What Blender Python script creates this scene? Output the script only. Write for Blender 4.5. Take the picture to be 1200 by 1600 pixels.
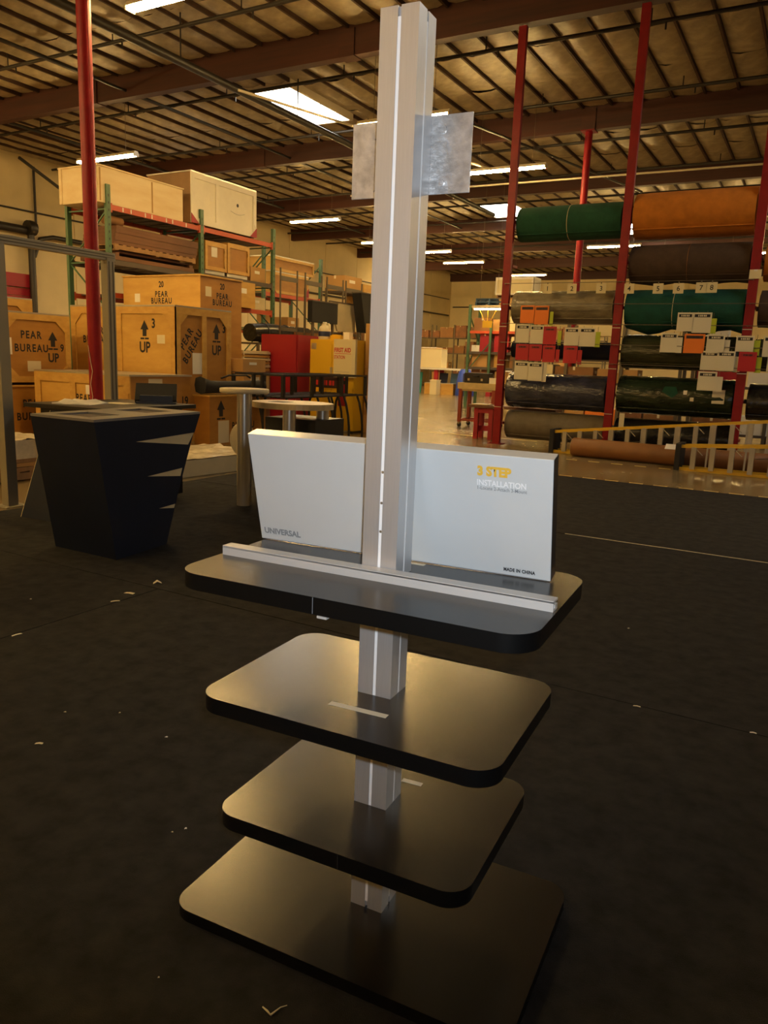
import bpy, math, random
from mathutils import Vector, Matrix
random.seed(7)
PI = math.pi
for o in list(bpy.data.objects):
    bpy.data.objects.remove(o, do_unlink=True)
SC = bpy.context.scene
COL = SC.collection
# ------------------------------------------------------------------ camera, world, light, exposure
TH = math.radians(29.3)
PITCH, ROLL = 0.1948, 0.0387
def turn(v):
    c, s = math.cos(TH), math.sin(TH)
    return Vector((c*v[0]-s*v[1], s*v[0]+c*v[1], v[2]))
CAM = turn((-0.0141, -2.103, 1.684))
_f = Vector((0, math.cos(PITCH), -math.sin(PITCH)))
_u = Vector((0, math.sin(PITCH), math.cos(PITCH)))
_r = Vector((1, 0, 0))
VR = turn(math.cos(ROLL)*_r + math.sin(ROLL)*_u)
VU = turn(-math.sin(ROLL)*_r + math.cos(ROLL)*_u)
VF = turn(_f)
cd = bpy.data.cameras.new('camera')
cam = bpy.data.objects.new('camera', cd)
COL.objects.link(cam)
m = Matrix.Identity(4)
for i in range(3):
    m[i][0], m[i][1], m[i][2], m[i][3] = VR[i], VU[i], -VF[i], CAM[i]
cam.matrix_world = m
cd.sensor_fit = 'VERTICAL'
cd.sensor_height = 32.0
cd.sensor_width = 24.0
cd.lens = 1193.8/1600*32.0
cd.clip_start = 0.05
cd.clip_end = 300
SC.camera = cam
w = bpy.data.worlds.new('world'); SC.world = w; w.use_nodes = True
w.node_tree.nodes['Background'].inputs[0].default_value = (1.0, 0.78, 0.5, 1)
w.node_tree.nodes['Background'].inputs[1].default_value = 0.02
SC.view_settings.view_transform = 'Standard'
SC.view_settings.look = 'None'
SC.view_settings.gamma = 1
SC.view_settings.use_curve_mapping = False
SC.view_settings.exposure = 0.3
# the flash of the camera that took the photograph, a few centimetres beside its lens
fl = bpy.data.lights.new('camera_flash', 'SPOT')
fl.spot_size = math.radians(106); fl.spot_blend = 1.0
fl.energy = 116; fl.color = (0.82, 0.91, 1.0); fl.shadow_soft_size = 0.025
flo = bpy.data.objects.new('camera_flash', fl); COL.objects.link(flo)
flo.location = CAM + VR*0.05 + VU*0.06
flo.rotation_euler = (VF + VU*0.24).to_track_quat('-Z', 'Y').to_euler()
TUBE_POWER = 200.0      # emission of the fluorescent tubes
SKY_POWER = 14.0       # emission of the skylight panes (daylight)

# ------------------------------------------------------------------ materials
MATS = {}
def mat(name, col, rough=0.6, metal=0.0, var=0.0, vscale=4.0, col2=None, bump=0.0, bscale=60.0, emit=0.0, ecol=None,
        alpha=1.0, trans=0.0, stretch=None, coat=0.0, spec=None, detail=4.0, rvar=0.0):
    if name in MATS: return MATS[name]
    m = bpy.data.materials.new(name); m.use_nodes = True
    nt = m.node_tree; b = nt.nodes['Principled BSDF']
    c4 = (*col, 1)
    b.inputs['Base Color'].default_value = c4
    b.inputs['Roughness'].default_value = rough
    b.inputs['Metallic'].default_value = metal
    if spec is not None: b.inputs['Specular IOR Level'].default_value = spec
    if coat: b.inputs['Coat Weight'].default_value = coat; b.inputs['Coat Roughness'].default_value = 0.12
    if trans: b.inputs['Transmission Weight'].default_value = trans
    if alpha < 1: b.inputs['Alpha'].default_value = alpha
    if emit:
        b.inputs['Emission Color'].default_value = (*(ecol or col), 1)
        b.inputs['Emission Strength'].default_value = emit
    if var or bump or rvar:
        tc = nt.nodes.new('ShaderNodeTexCoord'); mp = nt.nodes.new('ShaderNodeMapping')
        nt.links.new(tc.outputs['Object'], mp.inputs['Vector'])
        if stretch: mp.inputs['Scale'].default_value = stretch
    if var or rvar:
        n = nt.nodes.new('ShaderNodeTexNoise'); n.inputs['Scale'].default_value = vscale
        n.inputs['Detail'].default_value = detail; n.inputs['Roughness'].default_value = 0.6
        nt.links.new(mp.outputs[0], n.inputs['Vector'])
    if var:
        r = nt.nodes.new('ShaderNodeValToRGB')
        d = col2 or tuple(max(0, x*(1-var)) for x in col)
        h = col if col2 else tuple(min(1, x*(1+var)) for x in col)
        r.color_ramp.elements[0].color = (*d, 1); r.color_ramp.elements[1].color = (*h, 1)
        r.color_ramp.elements[0].position = 0.3; r.color_ramp.elements[1].position = 0.7
        nt.links.new(n.outputs['Fac'], r.inputs[0]); nt.links.new(r.outputs[0], b.inputs['Base Color'])
    if rvar:
        mr = nt.nodes.new('ShaderNodeMapRange')
        mr.inputs['To Min'].default_value = max(0.02, rough-rvar); mr.inputs['To Max'].default_value = rough+rvar
        nt.links.new(n.outputs['Fac'], mr.inputs['Value']); nt.links.new(mr.outputs[0], b.inputs['Roughness'])
    if bump:
        n2 = nt.nodes.new('ShaderNodeTexNoise'); n2.inputs['Scale'].default_value = bscale; n2.inputs['Detail'].default_value = 3
        nt.links.new(mp.outputs[0], n2.inputs['Vector'])
        bp = nt.nodes.new('ShaderNodeBump'); bp.inputs['Strength'].default_value = bump; bp.inputs['Distance'].default_value = 0.02
        nt.links.new(n2.outputs['Fac'], bp.inputs['Height']); nt.links.new(bp.outputs[0], b.inputs['Normal'])
    MATS[name] = m
    return m
M = {}
M['carpet'] = mat('black carpet', (0.027,0.027,0.028), 0.95, var=0.35, vscale=9, bump=0.6, bscale=420, spec=0.15)
M['concrete'] = mat('sealed concrete', (0.20,0.145,0.07), 0.24, var=0.25, vscale=0.9, rvar=0.1, bump=0.05, bscale=3, spec=0.5)
M['wall'] = mat('cream painted wall', (0.72,0.58,0.31), 0.75, var=0.08, vscale=0.5)
M['wall_low'] = mat('cream tilt-up panel', (0.74,0.61,0.34), 0.7, var=0.1, vscale=0.4)
M['deck'] = mat('roof deck', (0.14,0.10,0.06), 0.8)
M['insul'] = mat('foil faced insulation', (0.36,0.29,0.17), 0.5, var=0.35, vscale=2.2, bump=0.9, bscale=3.5, metal=0.15)
M['rafter'] = mat('dark rafter', (0.055,0.026,0.012), 0.8, var=0.3, vscale=3)
M['beam'] = mat('red brown glulam beam', (0.052,0.012,0.0045), 0.6, var=0.3, vscale=2, stretch=(0.2,2,4))
M['blackpipe'] = mat('black pipe', (0.022,0.018,0.014), 0.45)
M['red'] = mat('red column paint', (0.23,0.004,0.008), 0.48, var=0.12, vscale=6, spec=0.3)
M['tube'] = mat('fluorescent tube', (1,0.9,0.7), 0.4, emit=TUBE_POWER, ecol=(1.0,0.655,0.245))
M['worktube'] = mat('work light tube', (1,0.9,0.7), 0.4, emit=45.0, ecol=(1.0,0.68,0.3))
M['housing'] = mat('white enamel housing', (0.7,0.62,0.45), 0.4)
M['sky'] = mat('skylight pane', (0.9,0.95,1), 0.3, emit=SKY_POWER, ecol=(1.0,0.93,0.80))
M['wire'] = mat('steel wire', (0.2,0.17,0.13), 0.4, metal=0.8)
M['alu'] = mat('brushed aluminium', (0.66,0.66,0.665), 0.42, metal=0.68, var=0.04, vscale=30, stretch=(20,20,0.4), bump=0.03, bscale=120)
M['aluglint'] = mat('painted groove glint', (1.0,1.0,1.0), 0.35, metal=0.0)  # pure white stands in for the flash glinting in the post grooves
M['alurail'] = mat('matte silver rail', (0.66,0.65,0.63), 0.4, metal=0.25)
M['laminate'] = mat('black laminate', (0.012,0.011,0.010), 0.25, var=0.1, vscale=40, bump=0.02, bscale=300, spec=0.55)
M['edge'] = mat('black edge band', (0.004,0.004,0.004), 0.4, spec=0.25)
M['galv'] = mat('galvanized plate', (0.60,0.60,0.60), 0.3, metal=0.6, var=0.25, vscale=30, bump=0.15, bscale=60)
M['boxwhite'] = mat('light grey printed carton', (0.64,0.66,0.66), 0.55, var=0.03, vscale=3)
M['boxedge'] = mat('cream carton edge', (0.80,0.76,0.66), 0.22)
M['boxblack'] = mat('black carton end', (0.01,0.01,0.011), 0.5)
M['inkgrey'] = mat('grey ink', (0.25,0.27,0.29), 0.6)
M['inkblack'] = mat('black ink', (0.012,0.010,0.010), 0.7)
M['inkyellow'] = mat('yellow ink', (0.86,0.52,0.06), 0.5)
M['inkwhite'] = mat('white ink', (0.93,0.93,0.93), 0.5)
M['inkred'] = mat('red ink', (0.55,0.02,0.02), 0.5)
M['tape'] = mat('masking tape', (0.72,0.64,0.47), 0.7)
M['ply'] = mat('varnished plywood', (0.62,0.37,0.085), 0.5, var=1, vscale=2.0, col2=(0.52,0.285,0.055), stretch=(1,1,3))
M['ply_shade'] = mat('shaded plywood', (0.42,0.20,0.033), 0.5, var=1, vscale=2.0, col2=(0.33,0.145,0.022), stretch=(1,1,3))  # darker copy of the plywood, shade of the aisle-side faces put into the colour
M['batten'] = mat('pine batten', (0.62,0.37,0.09), 0.5, var=1, vscale=5, col2=(0.50,0.27,0.05), stretch=(1,1,2))
M['rawply'] = mat('raw plywood', (0.86,0.72,0.46), 0.65, var=1, vscale=1.6, col2=(0.76,0.57,0.30), stretch=(1,0.5,2.5))
M['steel'] = mat('zinc latch', (0.6,0.58,0.52), 0.35, metal=0.9)
M['paper'] = mat('white paper', (0.80,0.76,0.66), 0.8)
M['paperold'] = mat('aged paper label', (0.66,0.58,0.38), 0.8)
M['rackgreen'] = mat('green rack paint', (0.060,0.135,0.065), 0.45)
M['rackorange'] = mat('orange rack beam', (0.50,0.07,0.018), 0.45)
M['wiredeck'] = mat('dark rack decking', (0.08,0.06,0.045), 0.6)
M['greyframe'] = mat('grey aluminium frame', (0.34,0.31,0.23), 0.4, metal=0.4)
M['darkframe'] = mat('dark grey steel frame', (0.13,0.105,0.07), 0.5, metal=0.3)
M['navy'] = mat('dark navy laminate', (0.006,0.011,0.026), 0.6, var=0.15, vscale=2, spec=0.2)
M['navytop'] = mat('grey navy counter top', (0.05,0.05,0.052), 0.4)
M['kiosktop'] = mat('sheen-lightened kiosk top', (0.17,0.165,0.16), 0.4)  # navy top greyed in colour for the light it reflects
M['tabletop'] = mat('black table top', (0.012,0.011,0.010), 0.4)
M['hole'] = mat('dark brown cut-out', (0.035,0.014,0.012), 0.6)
M['creamlam'] = mat('cream laminate', (0.62,0.52,0.31), 0.4, var=0.08, vscale=3)
M['woodtop'] = mat('blond wood top', (0.56,0.43,0.21), 0.4, var=0.15, vscale=4, stretch=(1,6,1))
M['satinpole'] = mat('satin metal pole', (0.55,0.52,0.46), 0.3, metal=0.7)
M['black'] = mat('black paint', (0.010,0.0095,0.009), 0.45)
M['blackmatte'] = mat('black fabric', (0.012,0.012,0.013), 0.9)
M['plastic'] = mat('clear plastic wrap', (0.62,0.54,0.38), 0.18, var=0.25, vscale=5, bump=0.8, bscale=7)
M['carton'] = mat('brown cardboard', (0.46,0.26,0.085), 0.75, var=0.1, vscale=2)
M['cartond'] = mat('dark cardboard', (0.24,0.115,0.04), 0.8, var=0.2, vscale=2)
M['lumber'] = mat('dark stained boards', (0.15,0.066,0.030), 0.7, var=0.3, vscale=3, stretch=(1,0.3,3))
M['palletwood'] = mat('pallet wood', (0.33,0.19,0.08), 0.8, var=0.25, vscale=4)
M['crateoff'] = mat('off-white painted crate', (0.80,0.75,0.62), 0.55, var=0.06, vscale=2)
M['cratebrown'] = mat('brown crate side', (0.30,0.175,0.08), 0.6, var=0.15, vscale=2)
M['redbox'] = mat('red painted board', (0.33,0.008,0.018), 0.5, var=0.06, vscale=2)
M['yellow'] = mat('yellow safety paint', (0.72,0.43,0.015), 0.4)
M['yellowl'] = mat('yellow fibreglass', (0.70,0.42,0.02), 0.4)
M['ladderalu'] = mat('aluminium ladder rung', (0.45,0.40,0.30), 0.4, metal=0.5)
M['jug'] = mat('translucent white jug', (0.72,0.64,0.44), 0.4)
M['jublabel'] = mat('navy jug label', (0.02,0.03,0.09), 0.5)
M['orangecarpet'] = mat('orange carpet pile', (0.50,0.165,0.012), 0.95, var=0.15, vscale=5, bump=0.3, bscale=80)
M['greencarpet'] = mat('green carpet pile', (0.008,0.062,0.030), 0.95, var=0.2, vscale=6, bump=0.3, bscale=80)
M['tealcarpet'] = mat('teal carpet pile', (0.005,0.065,0.045), 0.95, var=0.2, vscale=6, bump=0.3, bscale=80)
M['browncarpet'] = mat('dark brown carpet pile', (0.055,0.032,0.018), 0.95, var=0.2, vscale=6, bump=0.3, bscale=80)
M['olivewrap'] = mat('olive carpet in film', (0.035,0.037,0.016), 0.2, var=0.4, vscale=5, bump=1.0, bscale=14, stretch=(0.4,1,1))
M['dkgreenwrap'] = mat('dark green carpet in film', (0.016,0.027,0.014), 0.2, var=0.4, vscale=5, bump=1.0, bscale=14, stretch=(0.4,1,1))
M['greywrap'] = mat('grey carpet in film', (0.20,0.165,0.10), 0.25, var=0.3, vscale=4, bump=1.0, bscale=12, stretch=(0.5,1,1))
M['bluewrap'] = mat('slate blue carpet in film', (0.026,0.030,0.055), 0.18, var=0.5, vscale=6, bump=1.0, bscale=14, stretch=(0.5,1,1))
M['greycarpet'] = mat('grey brown carpet', (0.15,0.12,0.075), 0.8, var=0.2, vscale=4, bump=0.2, bscale=60)
M['navycarpet'] = mat('navy carpet', (0.007,0.009,0.022), 0.9, var=0.2, vscale=6)
M['blackwrap'] = mat('black carpet in film', (0.014,0.013,0.011), 0.25, var=0.3, vscale=5, bump=0.5, bscale=9)
M['kraft'] = mat('kraft paper roll', (0.23,0.095,0.024), 0.6, var=0.12, vscale=3)
M['kraftend'] = mat('pale roll end', (0.62,0.50,0.28), 0.7)
M['tagwhite'] = mat('white sample card', (0.68,0.63,0.47), 0.6)
M['tagorange'] = mat('orange sample card', (0.80,0.20,0.015), 0.6)
M['tagred'] = mat('red sample card', (0.46,0.012,0.02), 0.6)
M['taggreen'] = mat('lime sample card', (0.42,0.50,0.02), 0.6)
M['cream'] = mat('cream card', (0.70,0.60,0.34), 0.7)
M['blue'] = mat('blue plastic drum', (0.03,0.08,0.50), 0.45)
M['bluepallet'] = mat('blue pallet paint', (0.03,0.07,0.12), 0.6)
M['rust'] = mat('red oxide steel', (0.30,0.055,0.025), 0.5)
M['pallid'] = mat('pale laminate bench', (0.66,0.62,0.52), 0.35)
M['tealboard'] = mat('teal board', (0.02,0.20,0.17), 0.6)
M['goods'] = mat('mixed brown goods', (0.20,0.085,0.035), 0.8, var=0.4, vscale=3)
M['rubber'] = mat('black rubber', (0.015,0.014,0.013), 0.7)
M['hazyyellow'] = mat('worn yellow floor tape', (0.62,0.46,0.14), 0.6, var=0.3, vscale=8)

# ------------------------------------------------------------------ geometry helpers
class G:
    """collects faces for ONE mesh object"""
    def __init__(s): s.v=[]; s.f=[]; s.sm=[]; s.mi=[]; s.cur=0
    def add(s, vs, fs, smooth=False):
        k=len(s.v); s.v += [tuple(p) for p in vs]
        for f in fs: s.f.append([i+k for i in f]); s.sm.append(smooth); s.mi.append(s.cur)
        return s
    def slot(s, i): s.cur=i; return s
    def box(s, x0,x1,y0,y1,z0,z1):
        s.add([(x0,y0,z0),(x1,y0,z0),(x1,y1,z0),(x0,y1,z0),(x0,y0,z1),(x1,y0,z1),(x1,y1,z1),(x0,y1,z1)],
              [(3,2,1,0),(4,5,6,7),(0,1,5,4),(1,2,6,5),(2,3,7,6),(3,0,4,7)]); return s
    def frame_box(s, O, u, v, n, a0,a1,b0,b1,c0,c1):
        P=lambda a,b,c: Vector(O)+a*Vector(u)+b*Vector(v)+c*Vector(n)
        vs=[P(a0,b0,c0),P(a1,b0,c0),P(a1,b1,c0),P(a0,b1,c0),P(a0,b0,c1),P(a1,b0,c1),P(a1,b1,c1),P(a0,b1,c1)]
        fs=[(3,2,1,0),(4,5,6,7),(0,1,5,4),(1,2,6,5),(2,3,7,6),(3,0,4,7)]
        if Vector(u).cross(Vector(v)).dot(Vector(n))<0: fs=[tuple(reversed(f)) for f in fs]
        return s.add(vs,fs)
    def poly(s, O,u,v,n, pts, c0,c1):
        """prism: 2-D outline pts (ccw in u,v) between offsets c0 and c1 along n"""
        O=Vector(O);u=Vector(u);v=Vector(v);n=Vector(n); k=len(pts)
        vs=[O+a*u+b*v+c0*n for a,b in pts]+[O+a*u+b*v+c1*n for a,b in pts]
        fs=[tuple(range(k-1,-1,-1)), tuple(range(k,2*k))]+[(i,(i+1)%k,k+(i+1)%k,k+i) for i in range(k)]
        if u.cross(v).dot(n)<0: fs=[tuple(reversed(f)) for f in fs]
        return s.add(vs,fs)
    def bar(s, p, q, w, h=None, up=(0,0,1)):
        """square bar from p to q"""
        p=Vector(p);q=Vector(q);h=h or w; d=(q-p); L=d.length; d.normalize()
        a=d.cross(Vector(up))
        if a.length<1e-4: a=d.cross(Vector((1,0,0)))
        a.normalize(); b=a.cross(d); b.normalize()
        return s.frame_box(p,a,b,d,-w/2,w/2,-h/2,h/2,0,L)
    def tube(s, pts, r, n=10, caps=True):
        pts=[Vector(p) for p in pts]; k=len(pts); vs=[]
        prev=None
        for i,p in enumerate(pts):
            d=(pts[min(i+1,k-1)]-pts[max(i-1,0)]).normalized()
            if prev is None:
                a=d.cross(Vector((0,0,1)))
                if a.length<1e-3: a=d.cross(Vector((1,0,0)))
            else: a=prev-d*prev.dot(d)
            a.normalize(); prev=a; b=d.cross(a)
            rr=r[i] if isinstance(r,(list,tuple)) else r
            vs+=[p+rr*(math.cos(t)*a+math.sin(t)*b) for t in [2*PI*j/n for j in range(n)]]
        fs=[(i*n+j,i*n+(j+1)%n,(i+1)*n+(j+1)%n,(i+1)*n+j) for i in range(k-1) for j in range(n)]
        s.add(vs,fs,True)
        if caps:
            s.add(vs[:n],[tuple(range(n-1,-1,-1))]); s.add(vs[-n:],[tuple(range(n))])
        return s
    def lathe(s, prof, c=(0,0,0), n=24, axis='z', smooth=True):
        """prof: list of (radius, height)"""
        vs=[];c=Vector(c)
        for r,h in prof:
            for j in range(n):
                t=2*PI*j/n
                if axis=='z': p=Vector((r*math.cos(t),r*math.sin(t),h))
                elif axis=='x': p=Vector((h,r*math.cos(t),r*math.sin(t)))
                else: p=Vector((r*math.sin(t),h,r*math.cos(t)))
                vs.append(c+p)
        k=len(prof)
        fs=[(i*n+j,i*n+(j+1)%n,(i+1)*n+(j+1)%n,(i+1)*n+j) for i in range(k-1) for j in range(n)]
        s.add(vs,fs,smooth)
        s.add(vs[:n],[tuple(range(n-1,-1,-1))]); s.add(vs[-n:],[tuple(range(n))])
        return s
    def build(s, name, mats, parent=None, bevel=0, loc=None, rot=None):
        me=bpy.data.meshes.new(name); me.from_pydata(s.v,[],s.f)
        me.polygons.foreach_set('use_smooth', s.sm)
        if not isinstance(mats,(list,tuple)): mats=[mats]
        for k in mats: me.materials.append(M[k] if isinstance(k,str) else k)
        if len(mats)>1: me.polygons.foreach_set('material_index', s.mi)
        me.update()
        o=bpy.data.objects.new(name,me); COL.objects.link(o)
        if parent: o.parent=parent
        if loc is not None: o.location=loc
        if rot is not None: o.rotation_euler=rot
        if bevel:
            b=o.modifiers.new('bevel','BEVEL'); b.width=bevel; b.segments=2; b.limit_method='ANGLE'; b.angle_limit=0.6
        return o
def tag(o, label, cat, group=None):
    o['label']=label; o['category']=cat
    if group: o['group']=group
    return o
def thing(name, label, cat, loc=(0,0,0), rz=0, group=None):
    o=bpy.data.objects.new(name,None); COL.objects.link(o)
    o.empty_display_size=0.1
    o.location=loc; o.rotation_euler=(0,0,rz)
    return tag(o,label,cat,group)
def struct(o):
    o['kind']='structure'; return o
def inst(src, parent, loc=None, rot=None):
    o=src.copy(); COL.objects.link(o); o.parent=parent
    if loc is not None: o.location=loc
    if rot is not None: o.rotation_euler=rot
    return o
def copy_tree(o, parent=None):
    c=o.copy(); COL.objects.link(c); c.parent=parent
    for ch in [x for x in bpy.data.objects if x.parent==o]: copy_tree(ch,c)
    return c
def bb(name, m, parent, *b, bevel=0): return G().box(*b).build(name,m,parent,bevel)
TXT={}
def text_obj(body, size, m, parent, O, u, v, name='lettering', bold=0.0, sx=1.0, align='CENTER', lift=0.0015, spacing=1.0):
    """flat printed lettering lying on a surface: O is the baseline centre, u the reading direction, v up"""
    key=(body,round(size,4),bold,align,spacing)
    if key not in TXT:
        cu=bpy.data.curves.new('t','FONT'); cu.body=body; cu.size=size; cu.align_x=align; cu.offset=bold*size
        cu.space_character=spacing; cu.space_line=0.85; cu.resolution_u=3
        t=bpy.data.objects.new('t',cu); COL.objects.link(t)
        dg=bpy.context.evaluated_depsgraph_get()
        me=bpy.data.meshes.new_from_object(t.evaluated_get(dg))
        bpy.data.objects.remove(t); TXT[key]=me
    me=TXT[key].copy(); me.materials.clear(); me.materials.append(M[m])
    o=bpy.data.objects.new(name,me); COL.objects.link(o)
    u=Vector(u).normalized(); v=Vector(v).normalized(); n=u.cross(v)
    mw=Matrix.Identity(4)
    for i in range(3): mw[i][0]=u[i]*sx; mw[i][1]=v[i]; mw[i][2]=n[i]; mw[i][3]=Vector(O)[i]+n[i]*lift
    o.parent=parent; o.matrix_parent_inverse=Matrix.Identity(4); o.matrix_basis=mw
    return o
def rrect(x0,x1,y0,y1,r,n=8):
    pts=[]
    for cx,cy,a in ((x1-r,y1-r,0),(x0+r,y1-r,90),(x0+r,y0+r,180),(x1-r,y0+r,270)):
        for i in range(n+1):
            t=math.radians(a+90*i/n); pts.append((cx+r*math.cos(t),cy+r*math.sin(t)))
    return pts
EX,EY,EZ=(1,0,0),(0,1,0),(0,0,1)
# ------------------------------------------------------------------ the building
WX0,WX1,WY0,WY1=-27.0,14.0,-9.0,58.0
ZB=8.33; ZD=9.15
floor=struct(G().box(WX0-.3,WX1+.3,WY0-.3,WY1+.3,-0.25,0).build('floor','concrete'))
CT=0.008
for x0,x1,y0,y1 in ((-6.25,-2.985,-8,1.99),(-2.975,9,-8,1.99),(-6.25,9,2.0,5.795),(-6.25,9,5.812,10.02)):
    bb('carpet_panel','carpet',floor,x0,x1,y0,y1,0.0005,CT)
# frayed edge of the carpet seam, a pale thread
g=G(); pts=[]
rs=random.Random(3); x=-1.12
while x<3.4:
    pts.append((x,5.803+rs.uniform(-.006,.006),CT+.002)); x+=rs.uniform(.12,.3)
G().tube(pts,0.004,5).build('seam_thread','tape',floor)
g=G()
d0=None
for i in range(38):
    x=-4.3+i*0.36
    if d0 is None:
        d0=G().box(0,.20,-.02,.02,0.0005,0.004).build('floor_tape_dash','hazyyellow',floor,loc=(x,10.12,0))
    else: inst(d0,floor,(x+rs.uniform(-.02,.02),10.12,0))
for i in range(14):
    inst(d0,floor,(-3.05+i*0.42,12.35,0))
# painted aisle line on the far concrete
bb('aisle_line','hazyyellow',floor,-12,-4.6,15.2,15.27,0.0005,0.003)
# walls
wl=struct(G().box(WX0-.3,WX0,WY0,WY1,0,ZD).build('wall_left','wall'))
wp=None
for i in range(18):
    y=WY0+.02+i*3.72
    if wp is None: wp=G().box(0,.03,0,3.66,0,ZD-.35).build('wall_panel','wall_low',wl,loc=(WX0,y,0))
    else: inst(wp,wl,(WX0,y,0))
G().tube([(WX0+.12,9,5.6),(WX0+.12,57.5,5.6)],.06,8).build('wall_conduit','blackpipe',wl)
G().tube([(WX0+.1,9,6.9),(WX0+.1,57.5,6.9)],.035,6).build('wall_conduit','blackpipe',wl)
G().tube([(WX0+.25,12,6.15),(WX0+.25,18.3,6.15)],.16,10).build('wall_pipe','blackpipe',wl)
G().tube([(WX0+.3,18.5,6.4),(WX0+.3,18.5,0)],.13,10).build('wall_pipe','blackpipe',wl)
G().tube([(WX0+.3,18.6,5.2),(WX0+.3,18.9,5.9),(WX0+.3,19.5,6.05),(WX0+.3,22,6.05)],.09,8).build('wall_pipe','blackpipe',wl)
G().lathe([(.28,-.16),(.3,0),(.28,.16)],(WX0+.3,18.5,6.25),12,'y').build('wall_valve','blackpipe',wl)
G().tube([(WX0+.1,18.9,6.5),(WX0+.1,18.9,8.6)],.05,6).build('wall_conduit','blackpipe',wl)
G().bar((WX0+.5,18.0,8.7),(WX0+.2,24.5,6.1),.09).build('wall_brace','blackpipe',wl)
wb=struct(G().box(WX0,WX1,WY1,WY1+.3,0,ZD).build('wall_back','wall'))
wp2=None
for i in range(11):
    x=WX0+.05+i*3.72
    if wp2 is None: wp2=G().box(0,3.66,-.03,0,0,ZD-.35).build('wall_panel','wall_low',wb,loc=(x,WY1,0))
    else: inst(wp2,wb,(x,WY1,0))
G().tube([(WX0+.3,WY1-.1,6.3),(-8,WY1-.1,6.3)],.05,6).build('wall_conduit','blackpipe',wb)
struct(G().box(WX1,WX1+.3,WY0,WY1,0,ZD).build('wall_right','wall'))
struct(G().box(WX0,WX1,WY0-.3,WY0,0,ZD).build('wall_front','wall'))
# red roll-up door in the long wall: its slats, frame
d=G().box(0,.10,0,.25,0,4.35).box(0,.10,4.6,4.85,0,4.35).box(0,.16,0,4.85,4.0,4.5).build('door_1','redbox',loc=(WX0+.03,13.9,0)); struct(d)
for i in range(13): bb('door_slat','redbox',d,.01,.05,.25,4.6,.02+i*.305,.30+i*.305)
wn=struct(G().box(0,.06,0,.1,0,.9).box(0,.06,1.0,1.1,0,.9).box(0,.06,.1,1.0,0,.08).box(0,.06,.1,1.0,.82,.9).build('window_1','housing',loc=(WX0+.03,26.6,3.35)))
bb('pane','sky',wn,.01,.03,.1,1.0,.08,.82)
# ceiling: deck, beams, rafters, insulation panels, sprinkler pipes
ceil=struct(G().box(WX0-.3,WX1+.3,WY0-.3,WY1+.3,ZD+.0,ZD+.25).build('ceiling','deck'))
bs=None
for i in range(-1,8):
    y=6.7+7.3*i
    if bs is None: bs=G().box(WX0,WX1,-.13,.13,ZB,ZD-.02).build('roof_beam','beam',ceil,loc=(0,y,0))
    else: inst(bs,ceil,(0,y,0))
for y,xs in ((14.0,(-17.5,-9.2,-0.8)),(21.3,(-17.5,-5.75)),(6.7,(-9.18,))):
    for x in xs: G().box(x-.2,x+.2,y-.17,y+.17,ZB-.02,ZB+.55).build('beam_hanger','beam',ceil)
RS=0.81
NX=int((WX1-WX0)/RS)
rf=G().box(-.025,.025,.15,7.15,ZD-.275,ZD-.005).build('rafter','rafter',ceil,loc=(WX0+RS,-.6,0))
rows=[-.6+7.3*i for i in range(0,8)]
def inframe(p, mx=60):
    d=Vector(p)-CAM; z=d.dot(VF)
    if z<.5: return False
    x=600+1193.8*d.dot(VR)/z; y=800-1193.8*d.dot(VU)/z
    return -mx<x<1200+mx and -mx<y<1600
far=G(); pan=[]; nr=0
cand=[]
for j,y in enumerate(rows):
    for i in range(1,NX+1):
        x=WX0+RS*i
        vis=inframe((x,y+3.6,ZD-.2),150) or inframe((x,y+.3,ZD-.2),100) or inframe((x,y+7,ZD-.2),100)
        if not vis: far.box(x-.03,x+.03,y+.15,y+7.15,ZD-.275,ZD-.005); continue
        cand.append(((Vector((x,y+3,ZD))-CAM).length,x,y))
cand.sort()
for k,(dd,x,y) in enumerate(cand):
    if k<240: inst(rf,ceil,(x,y,0))
    else: far.box(x-.03,x+.03,y+.15,y+7.15,ZD-.275,ZD-.005)
o=far.build('distant_rafters','rafter',ceil); o['kind']='stuff'
# sagging insulation panels, four variants
def panel_mesh(seed, L):
    rr=random.Random(seed); g=G(); nx,ny=4,6; vs=[]
    W=RS-.07
    for b in range(ny+1):
        for a in range(nx+1):
            fx=a/nx; fy=b/ny
            sag=(4*fx*(1-fx))**.7*(.05+.05*rr.random())*(1-.35*abs(2*fy-1)**4)
            vs.append((-W/2+W*fx, L*fy, -sag))
    fs=[(b*(nx+1)+a,(b+1)*(nx+1)+a,(b+1)*(nx+1)+a+1,b*(nx+1)+a+1) for b in range(ny) for a in range(nx)]
    g.add(vs,fs,True)
    return g
PL=(7.3-.3)/3
pv=[panel_mesh(s,PL-.03) for s in range(4)]
src=[None]*4; cp=[]
fs_=G()
for y in rows:
    for t in range(3):
        for i in range(0,NX+1):
            x=WX0+RS*(i+.5); yy=y+.15+PL*t
            v=inframe((x,yy+PL/2,ZD-.1),40)
            cp.append(((Vector((x,yy,ZD))-CAM).length if v else 1e9+i, x, yy))
cp.sort(); rr=random.Random(5)
for k,(dd,x,yy) in enumerate(cp):
    s=rr.randrange(4); z=ZD-.20+rr.uniform(-.02,.02)
    if k<290 and dd<1e8:
        if src[s] is None: src[s]=pv[s].build('insulation_panel','insul',ceil,loc=(x,yy,z))
        else: inst(src[s],ceil,(x,yy,z))
    else:
        fs_.add([(a+x,b+yy,c+z) for a,b,c in pv[s].v], pv[s].f, True)
o=fs_.build('distant_insulation','insul',ceil); o['kind']='stuff'
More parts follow.
